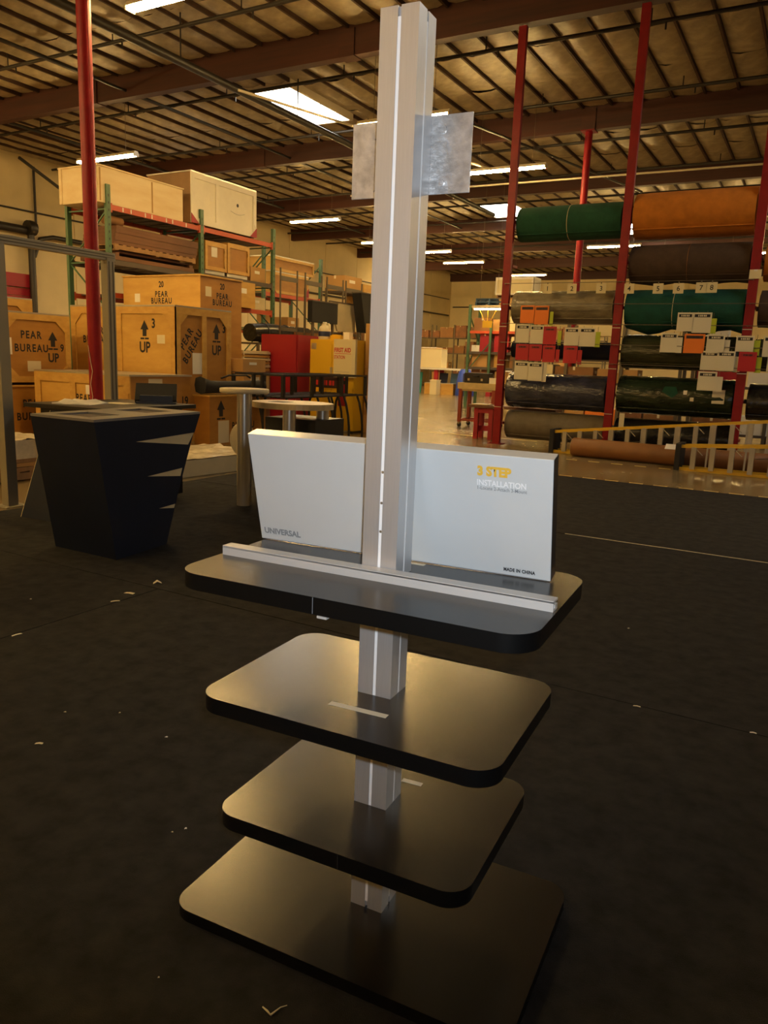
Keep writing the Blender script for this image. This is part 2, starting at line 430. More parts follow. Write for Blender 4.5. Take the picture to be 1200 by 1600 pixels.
for y in (3.9,7.8,11.7,15.6,19.6,23.4,27.3,31.2,35.1,39.0,43,47,51):
    g=G(); g.tube([(WX0+.3,y,8.62),(WX1-.3,y,8.62)],.045,8)
    g.build('sprinkler_pipe','blackpipe',ceil)
hg=None
for y in (11.7,15.6,19.6,23.4,27.3):
    for x in (-22,-18,-14.2,-10.4,-6.6,-3,1):
        if hg is None: hg=G().tube([(0,0,8.62),(0,0,ZD-.02)],.015,5).tube([(.3,0,8.6),(.3,0,8.45)],.02,5).build('pipe_hanger','blackpipe',ceil,loc=(x,y,0))
        else: inst(hg,ceil,(x,y,0))
G().tube([(-12.1,-5,7.92),(-12.1,30,7.92)],.09,10).build('main_pipe','blackpipe',ceil)
G().tube([(-22.0,8,8.5),(-22.0,40,8.5)],.05,8).build('main_pipe','blackpipe',ceil)
G().tube([(-16.2,8,8.5),(-16.2,40,8.5)],.04,8).build('main_pipe','blackpipe',ceil)
G().tube([(-14.5,22.5,7.4),(2.0,22.6,7.35)],.03,6).build('conduit','housing',ceil)
G().tube([(-8.5,16.0,7.9),(-5.5,27.5,7.9)],.035,6).build('conduit','blackpipe',ceil)
G().tube([(-10.9,12.2,7.35),(-8.2,21.0,7.35)],.03,6).build('conduit','housing',ceil)
for y in (8,11.7,16,19.6,24): G().tube([(-12.1,y,7.95),(-12.1,y,ZD-.02)],.018,5).build('pipe_hanger','blackpipe',ceil)
# skylights
def skylight(n,x0,x1,y0,y1):
    z=8.76; o=G().box(x0-.08,x0,y0-.08,y1+.08,z,ZD-.01).box(x1,x1+.08,y0-.08,y1+.08,z,ZD-.01).box(x0,x1,y0-.08,y0,z,ZD-.01).box(x0,x1,y1,y1+.08,z,ZD-.01).build('window_%d'%n,'housing')
    struct(o); bb('pane','sky',o,x0,x1,y0,y1,z+.02,z+.06); bb('mullion','housing',o,x0,x1,(y0+y1)/2-.012,(y0+y1)/2+.012,z-.0,z+.02)
skylight(2,-14.05,-12.45,16.1,19.1)
skylight(3,-14.0,-12.1,31.9,35.0)
skylight(4,-9.0,-7.4,38.5,41.5)
skylight(6,4.0,5.6,9.4,12.4)
skylight(8,5.0,6.6,24.0,27.0)
# fluorescent strip lights
def strip_light(x0,y,label,z=7.2,L=2.44,first=[None]):
    if first[0] is None:
        t=thing('ceiling_light',label,'light',(x0+L/2,y,z),0,'fluorescent strip lights under the roof')
        G().poly((-L/2,0,0),EY,EZ,EX,[(-.10,.03),(.10,.03),(.06,.11),(-.06,.11)],0,L).build('housing','housing',t)
        for s in (-1,1):
            G().tube([(-L/2+.03,s*.06,0),(L/2-.03,s*.06,0)],.024,8).build('tube','tube',t)
            G().box(s*(L/2-.015)-.015,s*(L/2-.015)+.015,-.1,.1,-.03,.04).build('end_cap','housing',t)
        for s in (-.8,.8): G().tube([(s,0,.10),(s,0,ZD-.02-z)],.006,5).build('hanger_wire','wire',t)
        first[0]=t; return t
    t=copy_tree(first[0]); t.location=(x0+L/2,y,z); t['label']=label
    return t
SL=[(-9.75,8.1,'fluorescent strip light cut off by the top edge of the photo'),
(-19.4,14.9,'fluorescent strip light partly behind the thick red column'),
(-9.55,15.0,'fluorescent strip light just above the metal plate on the display stand'),
(-9.0,20.2,'fluorescent strip light below and beside the metal plate, beyond the first thin red post'),
(-19.2,25.3,'fluorescent strip light over the gap between the orange rack and the display stand'),
(-19.2,31.0,'small fluorescent strip light touching the side of the display post below the long one'),
(-18.6,34.6,'fluorescent strip light just beyond the display post, upper of the pair'),
(-18.5,38.7,'fluorescent strip light beyond the display post, lower of the pair'),
(-9.4,35.0,'fluorescent strip light below the green carpet roll'),
(-17.0,45.0,'fluorescent strip light behind the first thin red post at shelf height'),
(-9.2,41.5,'tiny far strip light between the green and the grey wrapped rolls'),
(-4.0,38.5,'far strip light low behind the dark brown roll'),
(-26.6,47.0,'added strip light brightening the far wall, hidden behind the display post'),  # added lamp, kept out of sight, to brighten the far wall
(0.6,35.0,'strip light at the edge of the photo beside the dark brown roll')]
for x,y,l in SL: strip_light(x,y,l)
for k,(x,y,l) in enumerate([(-11.8,0.8,'strip light high above the frame, out of view'),
   (7.5,20.2,'strip light behind the roll rack'),(-8.0,-5.5,'strip light near the front wall'),(-18.5,4.0,'strip light above the aisle by the long wall'),(-15.0,0.5,'added strip light out of view, brightening the crate fronts'),(-24.5,8.5,'added strip light out of view, brightening the long wall before the red door'),(-24.5,1.5,'added strip light out of view in the front corner, brightening the long wall')]):  # the aisle lamp behind the frame and both long-wall lamps are added brighteners
    strip_light(x,y,l)
# ------------------------------------------------------------------ the display stand
SY=math.radians(3.557)
st=thing('display_stand','tall silver post display stand with three black shelves on a black base','display stand',(0,0,CT),SY)
def slab(name,hx,y0,y1,zt,th,r,parent=st):
    g=G(); pts=rrect(-hx,hx,y0,y1,r,10); k=len(pts)
    g.slot(0).add([(a,b,zt) for a,b in pts],[tuple(range(k))])
    g.slot(1)
    vs=[(a,b,zt) for a,b in pts]+[(a,b,zt-th) for a,b in pts]
    g.add(vs,[(i,k+i,k+(i+1)%k,(i+1)%k) for i in range(k)],True); g.add([(a,b,zt-th) for a,b in pts],[tuple(range(k-1,-1,-1))])
    return g.build(name,['laminate','edge'],parent)
zs=-CT
base=slab('base',.53,-.325,.345,.046+zs,.044,.07)
s3=slab('shelf',.387,-.298,.30,.39+zs,.046,.07)
s2=slab('shelf',.443,-.303,.306,.7395+zs,.046,.075)
s1=slab('shelf',.51,-.313,.287,1.095+zs,.046,.085)
# small square trim seams on the shelf edge bands
bb('edge_seam','inkgrey',s1,-.055,-.054,-.3145,-.3125,1.051+zs,1.094+zs)
bb('edge_clip','alurail',s1,-.04,-.012,-.316,-.300,1.043+zs,1.049+zs)
bb('edge_seam','blackmatte',s3,.03,.031,-.2995,-.2975,.346+zs,.389+zs)
def post_sec(z0,z1):
    # extruded square profile with a groove in each face
    h=.0525; gq=.0045; dq=.010
    pts=[(-h,-h),(-gq,-h),(-gq,-h+dq),(gq,-h+dq),(gq,-h),(h,-h),(h,-gq),(h-dq,-gq),(h-dq,gq),(h,gq),(h,h),(gq,h),(gq,h-dq),(-gq,h-dq),(-gq,h),(-h,h),(-h,gq),(-h+dq,gq),(-h+dq,-gq),(-h,-gq)]
    return G().poly((0,0,0),EX,EY,EZ,pts,z0,z1)
post=post_sec(.046+zs,2.525).build('post','alu',st)
for a in range(4):
    p=G().box(-.0042,.0042,-.0525+.0006,-.0525+.0098,.06,2.50).build('groove_glint','aluglint',post); p.rotation_euler=(0,0,a*PI/2)  # white inlays painted as the flash glint along each groove
for z in (1.38,1.295,1.215): G().lathe([(.004,0),(.004,.003)],(0.001,-.0524,z),10,'y').build('set_screw','steel',post)
g=G(); g.frame_box((-.501,-.1,1.095+zs),EX,EY,EZ,0,1.004,0,.042,0,.006).frame_box((-.501,-.1,1.095+zs),EX,EY,EZ,0,1.004,0,.006,.006,.026).frame_box((-.501,-.1,1.095+zs),EX,EY,EZ,0,1.004,.0,.042,.022,.028).frame_box((-.501,-.1,1.095+zs),EX,EY,EZ,0,1.004,.018,.042,.006,.014)
g.build('rail','alurail',st)
pl=G().box(-.178,.165,.0535,.0575,2.108,2.30).build('mounting_plate','galv',st,bevel=.001)
for x,z in ((.085,2.265),(.085,2.135),(-.11,2.265),(-.11,2.135)):
    G().lathe([(.010,-.004),(.010,0)],(x,.0535,z),12,'y').build('rivet','galv',pl)
def tape(parent,x,y,L,W,z,rz=0): return G().box(-L/2,L/2,-W/2,W/2,0,.0007).build('tape_strip','tape',parent,loc=(x,y,z),rot=(0,0,rz))
tape(s2,.004,-.157,.176,.022,.7397+zs,.03)
tape(s3,.058,.126,.066,.02,.3902+zs,0.05)
tape(s1,.022,.13,.08,.018,1.0952+zs,0)
# ------------------------------------------------------------------ the carton leaning behind the post
LEAN=.235; BW,BH,BT=.958,.360,.052
bx=thing('mount_carton','flat pale grey carton standing behind the silver post, printed UNIVERSAL and INSTALLATION','box')
R3=Matrix.Rotation(SY,4,'Z')@Matrix.Translation((-.527,.1394,1.0965))@Matrix.Rotation(.026,4,'Z')@Matrix.Rotation(LEAN,4,'X')
bx.matrix_world=R3
g=G().box(.0005,BW-.0005,0,BT,0,BH-.0005); g.build('carton_body','boxwhite',bx,bevel=.0015)
bb('carton_top','boxedge',bx,.001,BW-.001,.0015,BT-.001,BH-.001,BH+.0004)
bb('carton_end','boxblack',bx,BW-.001,BW+.0006,.002,BT-.001,.001,BH-.001)
bb('carton_end','boxblack',bx,-.0006,.001,.002,BT-.001,.001,BH-.001)
for z0,z1 in ((.20,.29),(.06,.13)):
    bb('end_flap','boxblack',bx,-.003,.0,.001,.012,z0,z1)
bb('bottom_fold','inkgrey',bx,.01,BW-.01,-.0006,.001,.0,.0025)
text_obj('UNIVERSAL',.0275,'inkgrey',bx,(.016,0,.023),EX,EZ,bold=.035,align='LEFT',sx=.976)
text_obj('MADE IN CHINA',.0145,'inkblack',bx,(.823,0,.0145),EX,EZ,bold=.05,align='LEFT',sx=.78,spacing=1.1)
text_obj('3 STEP',.036,'inkyellow',bx,(.748,0,.300),EX,EZ,bold=.06,align='LEFT',sx=.92)
text_obj('INSTALLATION',.0235,'inkwhite',bx,(.746,0,.270),EX,EZ,bold=.02,align='LEFT',sx=.87)
text_obj('1-Locate 2-Attach 3-Mount',.0145,'inkgrey',bx,(.746,0,.2575),EX,EZ,bold=.01,align='LEFT',sx=.88)
# ------------------------------------------------------------------ scraps on the carpet
def scrap(x,y,lab,w=.05,h=.02,rz=0.,m='paper',curl=.004):
    w*=.62; h*=.62; curl*=.5
    g=G(); g.add([(-w/2,-h/2,0),(0,-h/2*.8,curl),(w/2,-h/2,.001),(w/2*.9,h/2,.001),(0,h/2,curl*1.3),(-w/2*.9,h/2*.8,0),
       (-w/2,-h/2,.001),(0,-h/2*.8,curl+.001),(w/2,-h/2,.002),(w/2*.9,h/2,.002),(0,h/2,curl*1.3+.001),(-w/2*.9,h/2*.8,.001)],
       [(5,4,1,0),(4,3,2,1),(6,7,10,11),(7,8,9,10),(0,1,7,6),(1,2,8,7),(2,3,9,8),(3,4,10,9),(4,5,11,10),(5,0,6,11)])
    o=g.build('paper_scrap',m,loc=(x,y,CT+.0005),rot=(0,0,rz)); return tag(o,lab,'scrap','scraps of litter on the carpet')
scrap(-1.731,.094,'torn cream paper scrap on the carpet left of the lower shelves',.055,.022,.5,'tape')
scrap(-1.325,.436,'tiny white round speck on the carpet beside the second shelf',.018,.014,.2,'inkwhite')
scrap(-.775,-.014,'small white square chip on the carpet beside the third shelf',.014,.012,.7,'inkwhite')
scrap(-.80,-.055,'brown crumb on the carpet next to the white square chip',.012,.007,.1,'tape')
scrap(-3.09,2.09,'crumpled tan paper bit at the corner of the carpet seams',.10,.06,.9,'tape',.03)
scrap(-3.06,1.80,'flattened tan debris along the carpet seam by the kiosk',.12,.05,.2,'tape')
scrap(-3.0,1.62,'thin tan debris strip on the carpet seam beside the kiosk shadow',.10,.03,.9,'tape')
scrap(-2.96,.85,'pale shred in the carpet seam at the edge of the photo',.10,.025,1.4,'paper')
scrap(-3.48,1.32,'white fleck on the carpet in front of the navy kiosk',.02,.014,.3,'paper')
scrap(-1.89,.35,'small yellow fleck on the carpet above the torn paper scrap',.018,.009,.3,'tape')
scrap(-1.676,.485,'tan grain on the carpet between the paper scrap and the second shelf',.014,.009,.8,'tape')
scrap(-.357,-.55,'tiny fleck on the carpet beside the base, near the bottom of the photo',.008,.005,.3,'paper')
scrap(.091,3.18,'white fleck on the carpet beyond the top shelf corner',.02,.012,.6,'paper')
scrap(.393,1.98,'tan lint on the dark carpet seam beyond the second shelf',.06,.018,.1,'tape')
scrap(.93,2.0,'pale lint knot on the dark seam at the edge of the photo',.05,.02,.1,'paper')
o=G().tube([(-.055,-.478,CT+.003),(-.035,-.483,CT+.004),(-.022,-.487,CT+.003),(-.014,-.455,CT+.004),(-.004,-.44,CT+.003)],[.002,.003,.003,.0015,.001],6).build('plastic_shred','jug')
tag(o,'twisted pale plastic shred on the carpet in front of the base','scrap','scraps of litter on the carpet')
# ------------------------------------------------------------------ crates
def crate(name,label,x0,x1,y0,y1,z0,z1,cat='crate',skin='ply',skin_x='ply_shade',bat='batten',bw=.11,bt=.022,mid_y=(),mid_x=(),gus=True,group='stencilled plywood crates',texts=(),feet=False,lid=True,bat_faces='yx',papers=()):
    t=thing(name,label,cat,((x0+x1)/2,(y0+y1)/2,z0),0,group)
    hx=(x1-x0)/2; hy=(y1-y0)/2; H=z1-z0
    fb=.09 if feet else 0
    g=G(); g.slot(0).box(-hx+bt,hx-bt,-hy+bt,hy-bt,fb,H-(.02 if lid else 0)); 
    # faces take separate colours; the plywood default paints shade on the aisle side
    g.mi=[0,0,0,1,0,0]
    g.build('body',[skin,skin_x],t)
    if lid: bb('lid',bat,t,-hx,hx,-hy,hy,H-.03,H)
    if feet:
        for a in (-hx+.1,0,hx-.1): bb('skid',bat,t,a-.05,a+.05,-hy+.03,hy-.03,0,fb)
    faces={'y':((0,-hy+bt,0),(1,0,0),EZ,(0,-1,0),hx),'x':((hx-bt,0,0),(0,1,0),EZ,(1,0,0),hy)}
    HT=H-(.031 if lid else 0)
    for k in bat_faces:
        O,u,v,n,h=faces[k]
        def fbx(nm,a0,a1,b0,b1,c=bt): G().frame_box(O,u,v,n,a0,a1,b0,b1,0,c).build(nm,bat,t)
        if bw>0:
            fbx('batten',-h,-h+bw,fb,HT); fbx('batten',h-bw,h,fb,HT)
            fbx('batten',-h+bw,h-bw,HT-bw,HT); fbx('batten',-h+bw,h-bw,fb,fb+bw)
            for mm in (mid_y if k=='y' else mid_x): fbx('batten',mm-bw*.45,mm+bw*.45,fb+bw,HT-bw)
            if gus:
                q=.20
                for sx in (-1,1):
                    e=sx*(h-bw)
                    pts=[(e,HT-bw),(e-sx*q,HT-bw),(e,HT-bw-q)]
                    if sx<0: pts=[pts[0],pts[2],pts[1]]
                    G().poly(O,u,v,n,pts,0,bt*.9).build('gusset',bat,t)
                    pts=[(e,fb+bw),(e,fb+bw+q),(e-sx*q,fb+bw)]
                    if sx<0: pts=[pts[0],pts[2],pts[1]]
                    G().poly(O,u,v,n,pts,0,bt*.9).build('gusset',bat,t)
            fbx('latch',h-.09,h-.03,HT*.72,HT*.72+.07,bt+.012); t.children[-1].data.materials[0]=M['steel']
            fbx('latch',h-.09,h-.03,HT*.22,HT*.22+.07,bt+.012); t.children[-1].data.materials[0]=M['steel']
    for k,a,b,body,size,rot in texts:
        O,u,v,n,h=faces[k]
        U=Vector(u)*math.cos(rot)+Vector(v)*math.sin(rot); V=-Vector(u)*math.sin(rot)+Vector(v)*math.cos(rot)
        P=Vector(O)+a*Vector(u)+b*Vector(v)
        if body=='ARROW':
            w_=size
            G().poly(P,U,V,n,[(-.17*w_,0),(.17*w_,0),(.17*w_,.42*w_),(.36*w_,.42*w_),(0,1.0*w_),(-.36*w_,.42*w_),(-.17*w_,.42*w_)],.001,.003).build('arrow_stencil','inkblack',t)
            for s in (-1,1): G().poly(P,U,V,n,[(s*.2*w_-.17*w_,-.2*w_),(s*.2*w_+.17*w_,-.2*w_),(s*.2*w_+.17*w_,-.09*w_),(s*.2*w_-.17*w_,-.09*w_)],.001,.003).build('arrow_bar','inkblack',t)
        else: text_obj(body,size,'inkblack',t,P,U,V,bold=.03,lift=.002,spacing=1.25 if len(body)>2 else 1.0,sx=.85)
    for k,a,b,w_,h_,pm in papers:
        O,u,v,n,h=faces[k]; G().frame_box(O,u,v,n,a,a+w_,b,b+h_,.0008,.003).build('paper_label',pm,t)
    return t
PB='PEAR\nBUREAU'
# B: crate 9 above an older one, nearest the frame
crate('shipping_crate','shaded plywood crate stencilled PEAR BUREAU 9 with an up arrow, upper of its stack',-13.0,-11.8,6.88,8.32,1.05,2.32,texts=[('x',-.12,.80,'PEAR',.19,0),('x',-.12,.56,'BUREAU',.19,0),('x',.34,.66,'ARROW',.28,0),('x',.34,.38,'UP',.23,0),('x',.54,.58,'9',.19,0)],papers=[('x',-.22,.2,.28,.19,'paperold'),('x',-.68,.5,.16,.3,'paper')],bw=.11)
crate('shipping_crate','shaded plywood crate under the crate numbered 9, half hidden by the black table',-13.0,-11.8,6.85,8.3,0,1.0,texts=[('x',-.12,.60,'PEAR',.19,0),('x',-.12,.36,'BUREAU',.19,0)],bw=0,bat_faces='x')
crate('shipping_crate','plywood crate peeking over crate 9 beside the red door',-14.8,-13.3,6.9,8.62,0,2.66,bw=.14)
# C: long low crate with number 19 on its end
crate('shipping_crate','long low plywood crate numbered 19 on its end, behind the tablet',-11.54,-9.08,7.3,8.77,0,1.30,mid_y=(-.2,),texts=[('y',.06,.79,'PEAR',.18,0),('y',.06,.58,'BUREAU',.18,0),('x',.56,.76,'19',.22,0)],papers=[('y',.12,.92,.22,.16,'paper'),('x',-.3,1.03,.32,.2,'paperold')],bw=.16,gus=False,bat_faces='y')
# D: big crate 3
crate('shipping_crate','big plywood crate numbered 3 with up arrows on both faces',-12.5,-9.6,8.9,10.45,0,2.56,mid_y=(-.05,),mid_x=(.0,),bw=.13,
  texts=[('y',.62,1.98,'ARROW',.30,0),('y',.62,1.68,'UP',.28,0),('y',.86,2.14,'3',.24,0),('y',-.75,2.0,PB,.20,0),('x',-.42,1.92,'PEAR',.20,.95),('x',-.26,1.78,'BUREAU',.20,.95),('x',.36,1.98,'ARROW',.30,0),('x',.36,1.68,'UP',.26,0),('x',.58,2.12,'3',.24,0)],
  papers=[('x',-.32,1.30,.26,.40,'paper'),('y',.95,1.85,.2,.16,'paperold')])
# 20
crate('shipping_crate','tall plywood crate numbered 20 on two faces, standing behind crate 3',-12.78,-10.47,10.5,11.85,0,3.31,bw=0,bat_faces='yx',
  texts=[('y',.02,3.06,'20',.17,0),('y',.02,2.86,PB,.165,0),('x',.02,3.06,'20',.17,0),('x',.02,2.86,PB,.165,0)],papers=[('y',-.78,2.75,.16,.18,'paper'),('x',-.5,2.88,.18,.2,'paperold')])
# E small crate with arrow
crate('shipping_crate','low amber crate with a black up arrow beneath the black bag',-9.15,-8.73,8.85,10.55,0,.95,skin='ply_shade',texts=[('x',-.52,.55,'ARROW',.30,0),('x',.16,.56,'PEAR',.20,0),('x',.12,.30,'BUREAU',.18,0)],papers=[('x',-.60,.05,.30,.42,'paperold')],bw=.0,bat_faces='x')
# soft black bag lying on it
g=G(); nx,ny=18,8; L=1.75; vs=[]
for i in range(nx+1):
    for j in range(ny):
        t_=2*PI*j/ny; a=i/nx; hgt=.125; wd=.16
        sq=lambda c: math.copysign(abs(c)**.6,c)
        vs.append((wd*sq(math.cos(t_))*(.9+.1*math.sin(7*a)), -L/2+L*a, .135+hgt*sq(math.sin(t_))*(1-.12*math.sin(PI*a))+.07*max(0,.15-a)/.15*(.5+.5*math.sin(t_))))
fs=[(i*ny+j,i*ny+(j+1)%ny,(i+1)*ny+(j+1)%ny,(i+1)*ny+j) for i in range(nx) for j in range(ny)]
g.add(vs,fs,True); g.add(vs[:ny],[tuple(range(ny-1,-1,-1))]); g.add(vs[-ny:],[tuple(range(ny))])
bag=thing('equipment_bag','long limp black bag draped on the low amber crate','bag',(-8.95,9.72,.952))
g.build('bag_body','blackmatte',bag)
G().tube([(.12,-.45,.30),(.19,-.3,.36),(.19,.2,.36),(.12,.4,.31)],.018,6).build('strap','rubber',bag)
# cartons stacked by the crate corner
def carton(name,label,x0,x1,y0,y1,z0,z1,m='carton',group='brown cartons in the storage racks',tape_m='tape',cat='box'):
    t=thing(name,label,cat,((x0+x1)/2,(y0+y1)/2,z0),0,group); hx=(x1-x0)/2; hy=(y1-y0)/2; H=z1-z0
    G().box(-hx,hx,-hy,hy,0,H).build('carton_body',m,t)
    g=G().box(-.03,.03,-hy-.002,hy+.002,H-.001,H+.002).box(-.03,.03,-hy-.003,-hy,H-.09,H+.002).build('packing_tape',tape_m,t)
    g=G().box(hx,hx+.003,-hy*.45,hy*.2,H*.55,H*.75).build('carton_label','paper',t)
    return t
carton('carton','flat brown carton stacked against the side of crate 3',-10.2,-9.35,10.52,11.25,1.36,1.62)
carton('carton','wide brown carton below the flat one, against crate 3',-10.2,-9.33,10.52,11.35,.96,1.35)
carton('carton','brown carton at floor level behind the black tube racks',-10.2,-9.36,10.52,11.25,0,.95,'cartond')
# ------------------------------------------------------------------ pallet racking along the crates
def rack_upright(t,x0,x1,y,h,brace=True,m='rackgreen'):
    u=bpy.data.objects.new('upright',None); COL.objects.link(u); u.parent=t; u.location=(0,y,0)
    for x in (x0,x1):
        g=G(); g.box(x-.04,x+.04,-.055,.055,0,h).box(x-.07,x+.07,-.08,.08,0,.012); g.build('leg',m,u)
        if x==x1:
            gg=G(); z=.6
            while z<h-.1:
                gg.box(x+.039,x+.0415,-.012,.012,z,z+.05); z+=.15
            o=gg.build('slot_holes','black',u)
    z=.3;k=0
    while z<h-.3:
        G().bar((x0,0,z),(x1,0,z),.03).build('strut',m,u)
        if z+1.0<h: G().bar((x0 if k%2 else x1,0,z),(x1 if k%2 else x0,0,min(h-.1,z+1.1)),.028).build('brace',m,u)
        z+=1.1;k+=1
    return u
def rack_beam(t,x,y0,y1,z,m='rackorange',h=.11):
    g=G().box(x-.025,x+.025,y0+.05,y1-.05,z-h,z).box(x-.03,x+.035,y0+.04,y0+.10,z-h-.05,z+.03).box(x-.03,x+.035,y1-.10,y1-.04,z-h-.05,z+.03)
    return g.build('beam',m,t)
rk=thing('pallet_rack','tall green and orange pallet rack beside the red column','rack',(0,0,0))
RX0,RX1=-14.28,-13.0
UY=(10.36,13.26,16.16)
for y in UY: rack_upright(rk,RX0,RX1,y,5.2)
for a in (0,1):
    for z in (4.80,3.66 if a==0 else 3.70,2.95):
        for x in (RX0,RX1):
            rack_beam(rk,x,UY[a],UY[a+1],z,'wiredeck' if 3<z<4 else 'rackorange')
        for i in range(7):
            yy=UY[a]+.25+i*.4
            bb('deck_board','wiredeck',rk,RX0+.03,RX1-.03,yy,yy+.3,z-.035,z-.012)
# white tags on the front of the top beam
for i,y in enumerate((10.75,10.98,11.4,11.6,12.05,12.25,12.7)):
    bb('beam_tag','paper',rk,RX1+.026,RX1+.03,y,y+.03,4.70,4.79)
# plywood box on top
t=crate('plywood_box','long raw plywood box on top of the rack behind the red column',-14.25,-12.98,10.10,12.66,4.81,5.57,skin='rawply',skin_x='rawply',bw=.0,gus=False,group='crates stored on the pallet rack',lid=True,bat_faces='')
for c in t.children:
    if c.name.startswith('lid'): c.data.materials[0]=M['rawply']
for a in (-1.2,.28): bb('seam_stain','carton',t,.6135,.6145,a-.02,a+.02,.03,.70)
bb('corner_batten','rawply',t,-.6,-.52,-1.285,-1.255,0,.73); bb('corner_batten','rawply',t,.50,.60,-1.285,-1.255,0,.73)
# white panelled crate
t=crate('painted_crate','off-white panelled crate with red corner pads on top of the rack',-14.5,-13.0,12.92,15.42,4.85,6.06,skin='cratebrown',skin_x='crateoff',bat='crateoff',bw=.13,mid_x=(-.30,),gus=False,group='crates stored on the pallet rack',papers=[('x',-.55,.62,.13,.13,'paper')],bat_faces='x',lid=True)
G().lathe([(.045,-.001),(.045,.001)],(.7295,.50,.70),12,'x').build('printed_crest','inkblack',t); G().tube([(.7295,.22+.035*i,.52-.05*math.sin(PI*i/16)+.008*(i%2)) for i in range(17)],.004,4).build('printed_script','inkgrey',t)
for s in (-1,1): G().poly((.755,0,0),EY,EZ,EX,[(s*1.25,0),(s*1.25,.22),(s*.98,0)] if s<0 else [(s*1.25,0),(s*1.25,.24),(s*.98,0)],0,.012).build('corner_pad','redbox',t)
bb('skid','cratebrown',t,-.7,.7,-1.2,-1.1,-.038,0.0); bb('skid','cratebrown',t,-.7,.7,1.1,1.2,-.038,0.0)
# lumber on a pallet below
def pallet(label,x,y,z,lx,ly,rz=0,m='palletwood',group='pallets in the storage racks',nm='pallet'):
    t=thing(nm,label,'pallet',(x,y,z),rz,group)
    for s in (-1,0,1): bb('stringer',m,t,s*(lx/2-.03)-.03,s*(lx/2-.03)+.03,-ly/2,ly/2,.02,.11)
    n=max(4,int(ly/.2))
    for i in range(n):
        yy=-ly/2+(ly-.1)*i/(n-1); bb('deck_slat',m,t,-lx/2,lx/2,yy,yy+.1,.11,.13)
    for i in range(3):
        yy=-ly/2+(ly-.1)*i/2; bb('deck_slat',m,t,-lx/2,lx/2,yy,yy+.1,0,.02)
    return t
pallet('wooden pallet carrying the dark boards in the rack',-13.5,11.75,3.872,1.1,2.5,0)
for i in range(5):
    o=G().box(-.52,.52,-1.28,1.28,0,.078).build('board','lumber',loc=(-13.5+.01*(i%2),11.78+.02*i,4.003+i*.08))
    tag(o,['lowest','second lowest','middle','second highest','topmost'][i]+' dark brown board of the stack on the rack pallet','board','dark boards stacked on the rack pallet')
o=G().tube([(-13.2,10.42,4.51),(-13.2,10.9,4.51)],.10,14).build('carton_tube','cartond'); tag(o,'short dark cardboard tube lying on the stacked boards','tube')
o=G().box(-.55,.55,-1.25,1.25,0,.09).box(-.55,.55,-1.2,-1.1,.09,.16).box(-.55,.55,1.1,1.2,.09,.16).box(-.5,.5,-1.15,1.15,.16,.2).build('skid_platform','lumber',loc=(-13.55,11.75,3.12)); tag(o,'dark wooden skid under the pallet of boards in the rack','platform')
o.location.z=3.667
crate('slatted_crate','plywood crate with a white label in the second rack bay',-14.1,-12.97,13.38,14.18,3.71,4.50,bw=.09,gus=False,feet=True,group='crates stored on the pallet rack',papers=[('x',-.16,.42,.22,.26,'paper')],bat_faces='x')
crate('slatted_crate','plywood crate numbered 7 beside the white-labelled one',-14.1,-12.97,14.22,15.1,3.71,4.56,bw=.09,gus=False,feet=True,group='crates stored on the pallet rack',texts=[('x',-.38,.68,'7',.14,0)],bat_faces='x')
carton('plywood_bin','tall scuffed plywood bin with hand holes below crate 7',-13.9,-12.85,14.3,15.2,2.96,3.62,'ply')
carton('carton','pale carton on the rack between the green uprights',-13.9,-13.1,15.3,15.95,2.96,3.30,'creamlam')
for i,(y,z) in enumerate(((13.5,2.96),(13.9,2.96))):
    carton('carton',('small white carton on the middle beam behind crate 20','second small white carton on the middle beam')[i],-13.6,-13.05,y,y+.3,z,z+.3,'paper')
carton('carton','brown carton base under the pale planks behind crate 20',-11.3,-10.55,11.93,12.95,0,1.35,'cartond')
for i in range(6):
    o=G().box(-.37,.37,-.5,.5,0,.055).box(-.35,.35,-.48,-.44,.055,.075).box(-.35,.35,.44,.48,.055,.075).build('pale_plank','creamlam' if i%2 else 'batten',loc=(-10.93+.02*(i%2),12.44,1.352+i*.0765))
    o.data.transform(Matrix.Scale(1,4)); tag(o,['lowest','second lowest','third','fourth','second highest','topmost'][i]+' pale plank of the stack between crate 20 and the red cabinet','plank','pale planks stacked behind crate 20')
# ------------------------------------------------------------------ red column, grey frame
col=thing('column','thick round red steel column in front of the crates','column',(-9.18,6.7,0))
G().tube([(0,0,.015),(0,0,ZB)],.105,24).build('shaft','red',col)
G().box(-.2,.2,-.2,.2,0,.02).build('base_plate','red',col)
G().box(-.2,.2,-.2,.2,ZB-.025,ZB-.005).build('cap_plate','red',col)
G().tube([(-.02,-.115,1.75),(.03,-.12,1.5),(.06,-.115,1.35),(.02,-.125,1.15),(.05,-.118,.95),(.0,-.13,.75)],.006,5).build('film_scrap','plastic',col)
G().tube([(.14,-.06,8.0),(.16,-.05,5.2),(.12,-.06,3.0)],.008,5).build('red_cord','red',col)
def round_col(label,x,y,z1=ZB):
    c=thing('column',label,'column',(x,y,0)); G().tube([(0,0,.015),(0,0,z1)],.105,20).build('shaft','red',c); G().box(-.2,.2,-.2,.2,0,.02).build('base_plate','red',c); G().box(-.2,.2,-.2,.2,z1-.025,z1-.005).build('cap_plate','red',c); return c
round_col('far red column seen between the carpet rolls',-5.75,21.3)
fr=thing('metal_frame','grey metal frame of two posts and a crossbar beside the red column','frame',(-6.45,0,0))
G().box(-.055,.055,3.17,3.29,.012,2.71).box(-.12,.12,3.1,3.36,0,.012).build('post','greyframe',fr,bevel=.004)
G().box(-.055,.055,4.58,4.69,.012,2.74).box(-.12,.12,4.5,4.77,0,.012).build('post','greyframe',fr,bevel=.004)
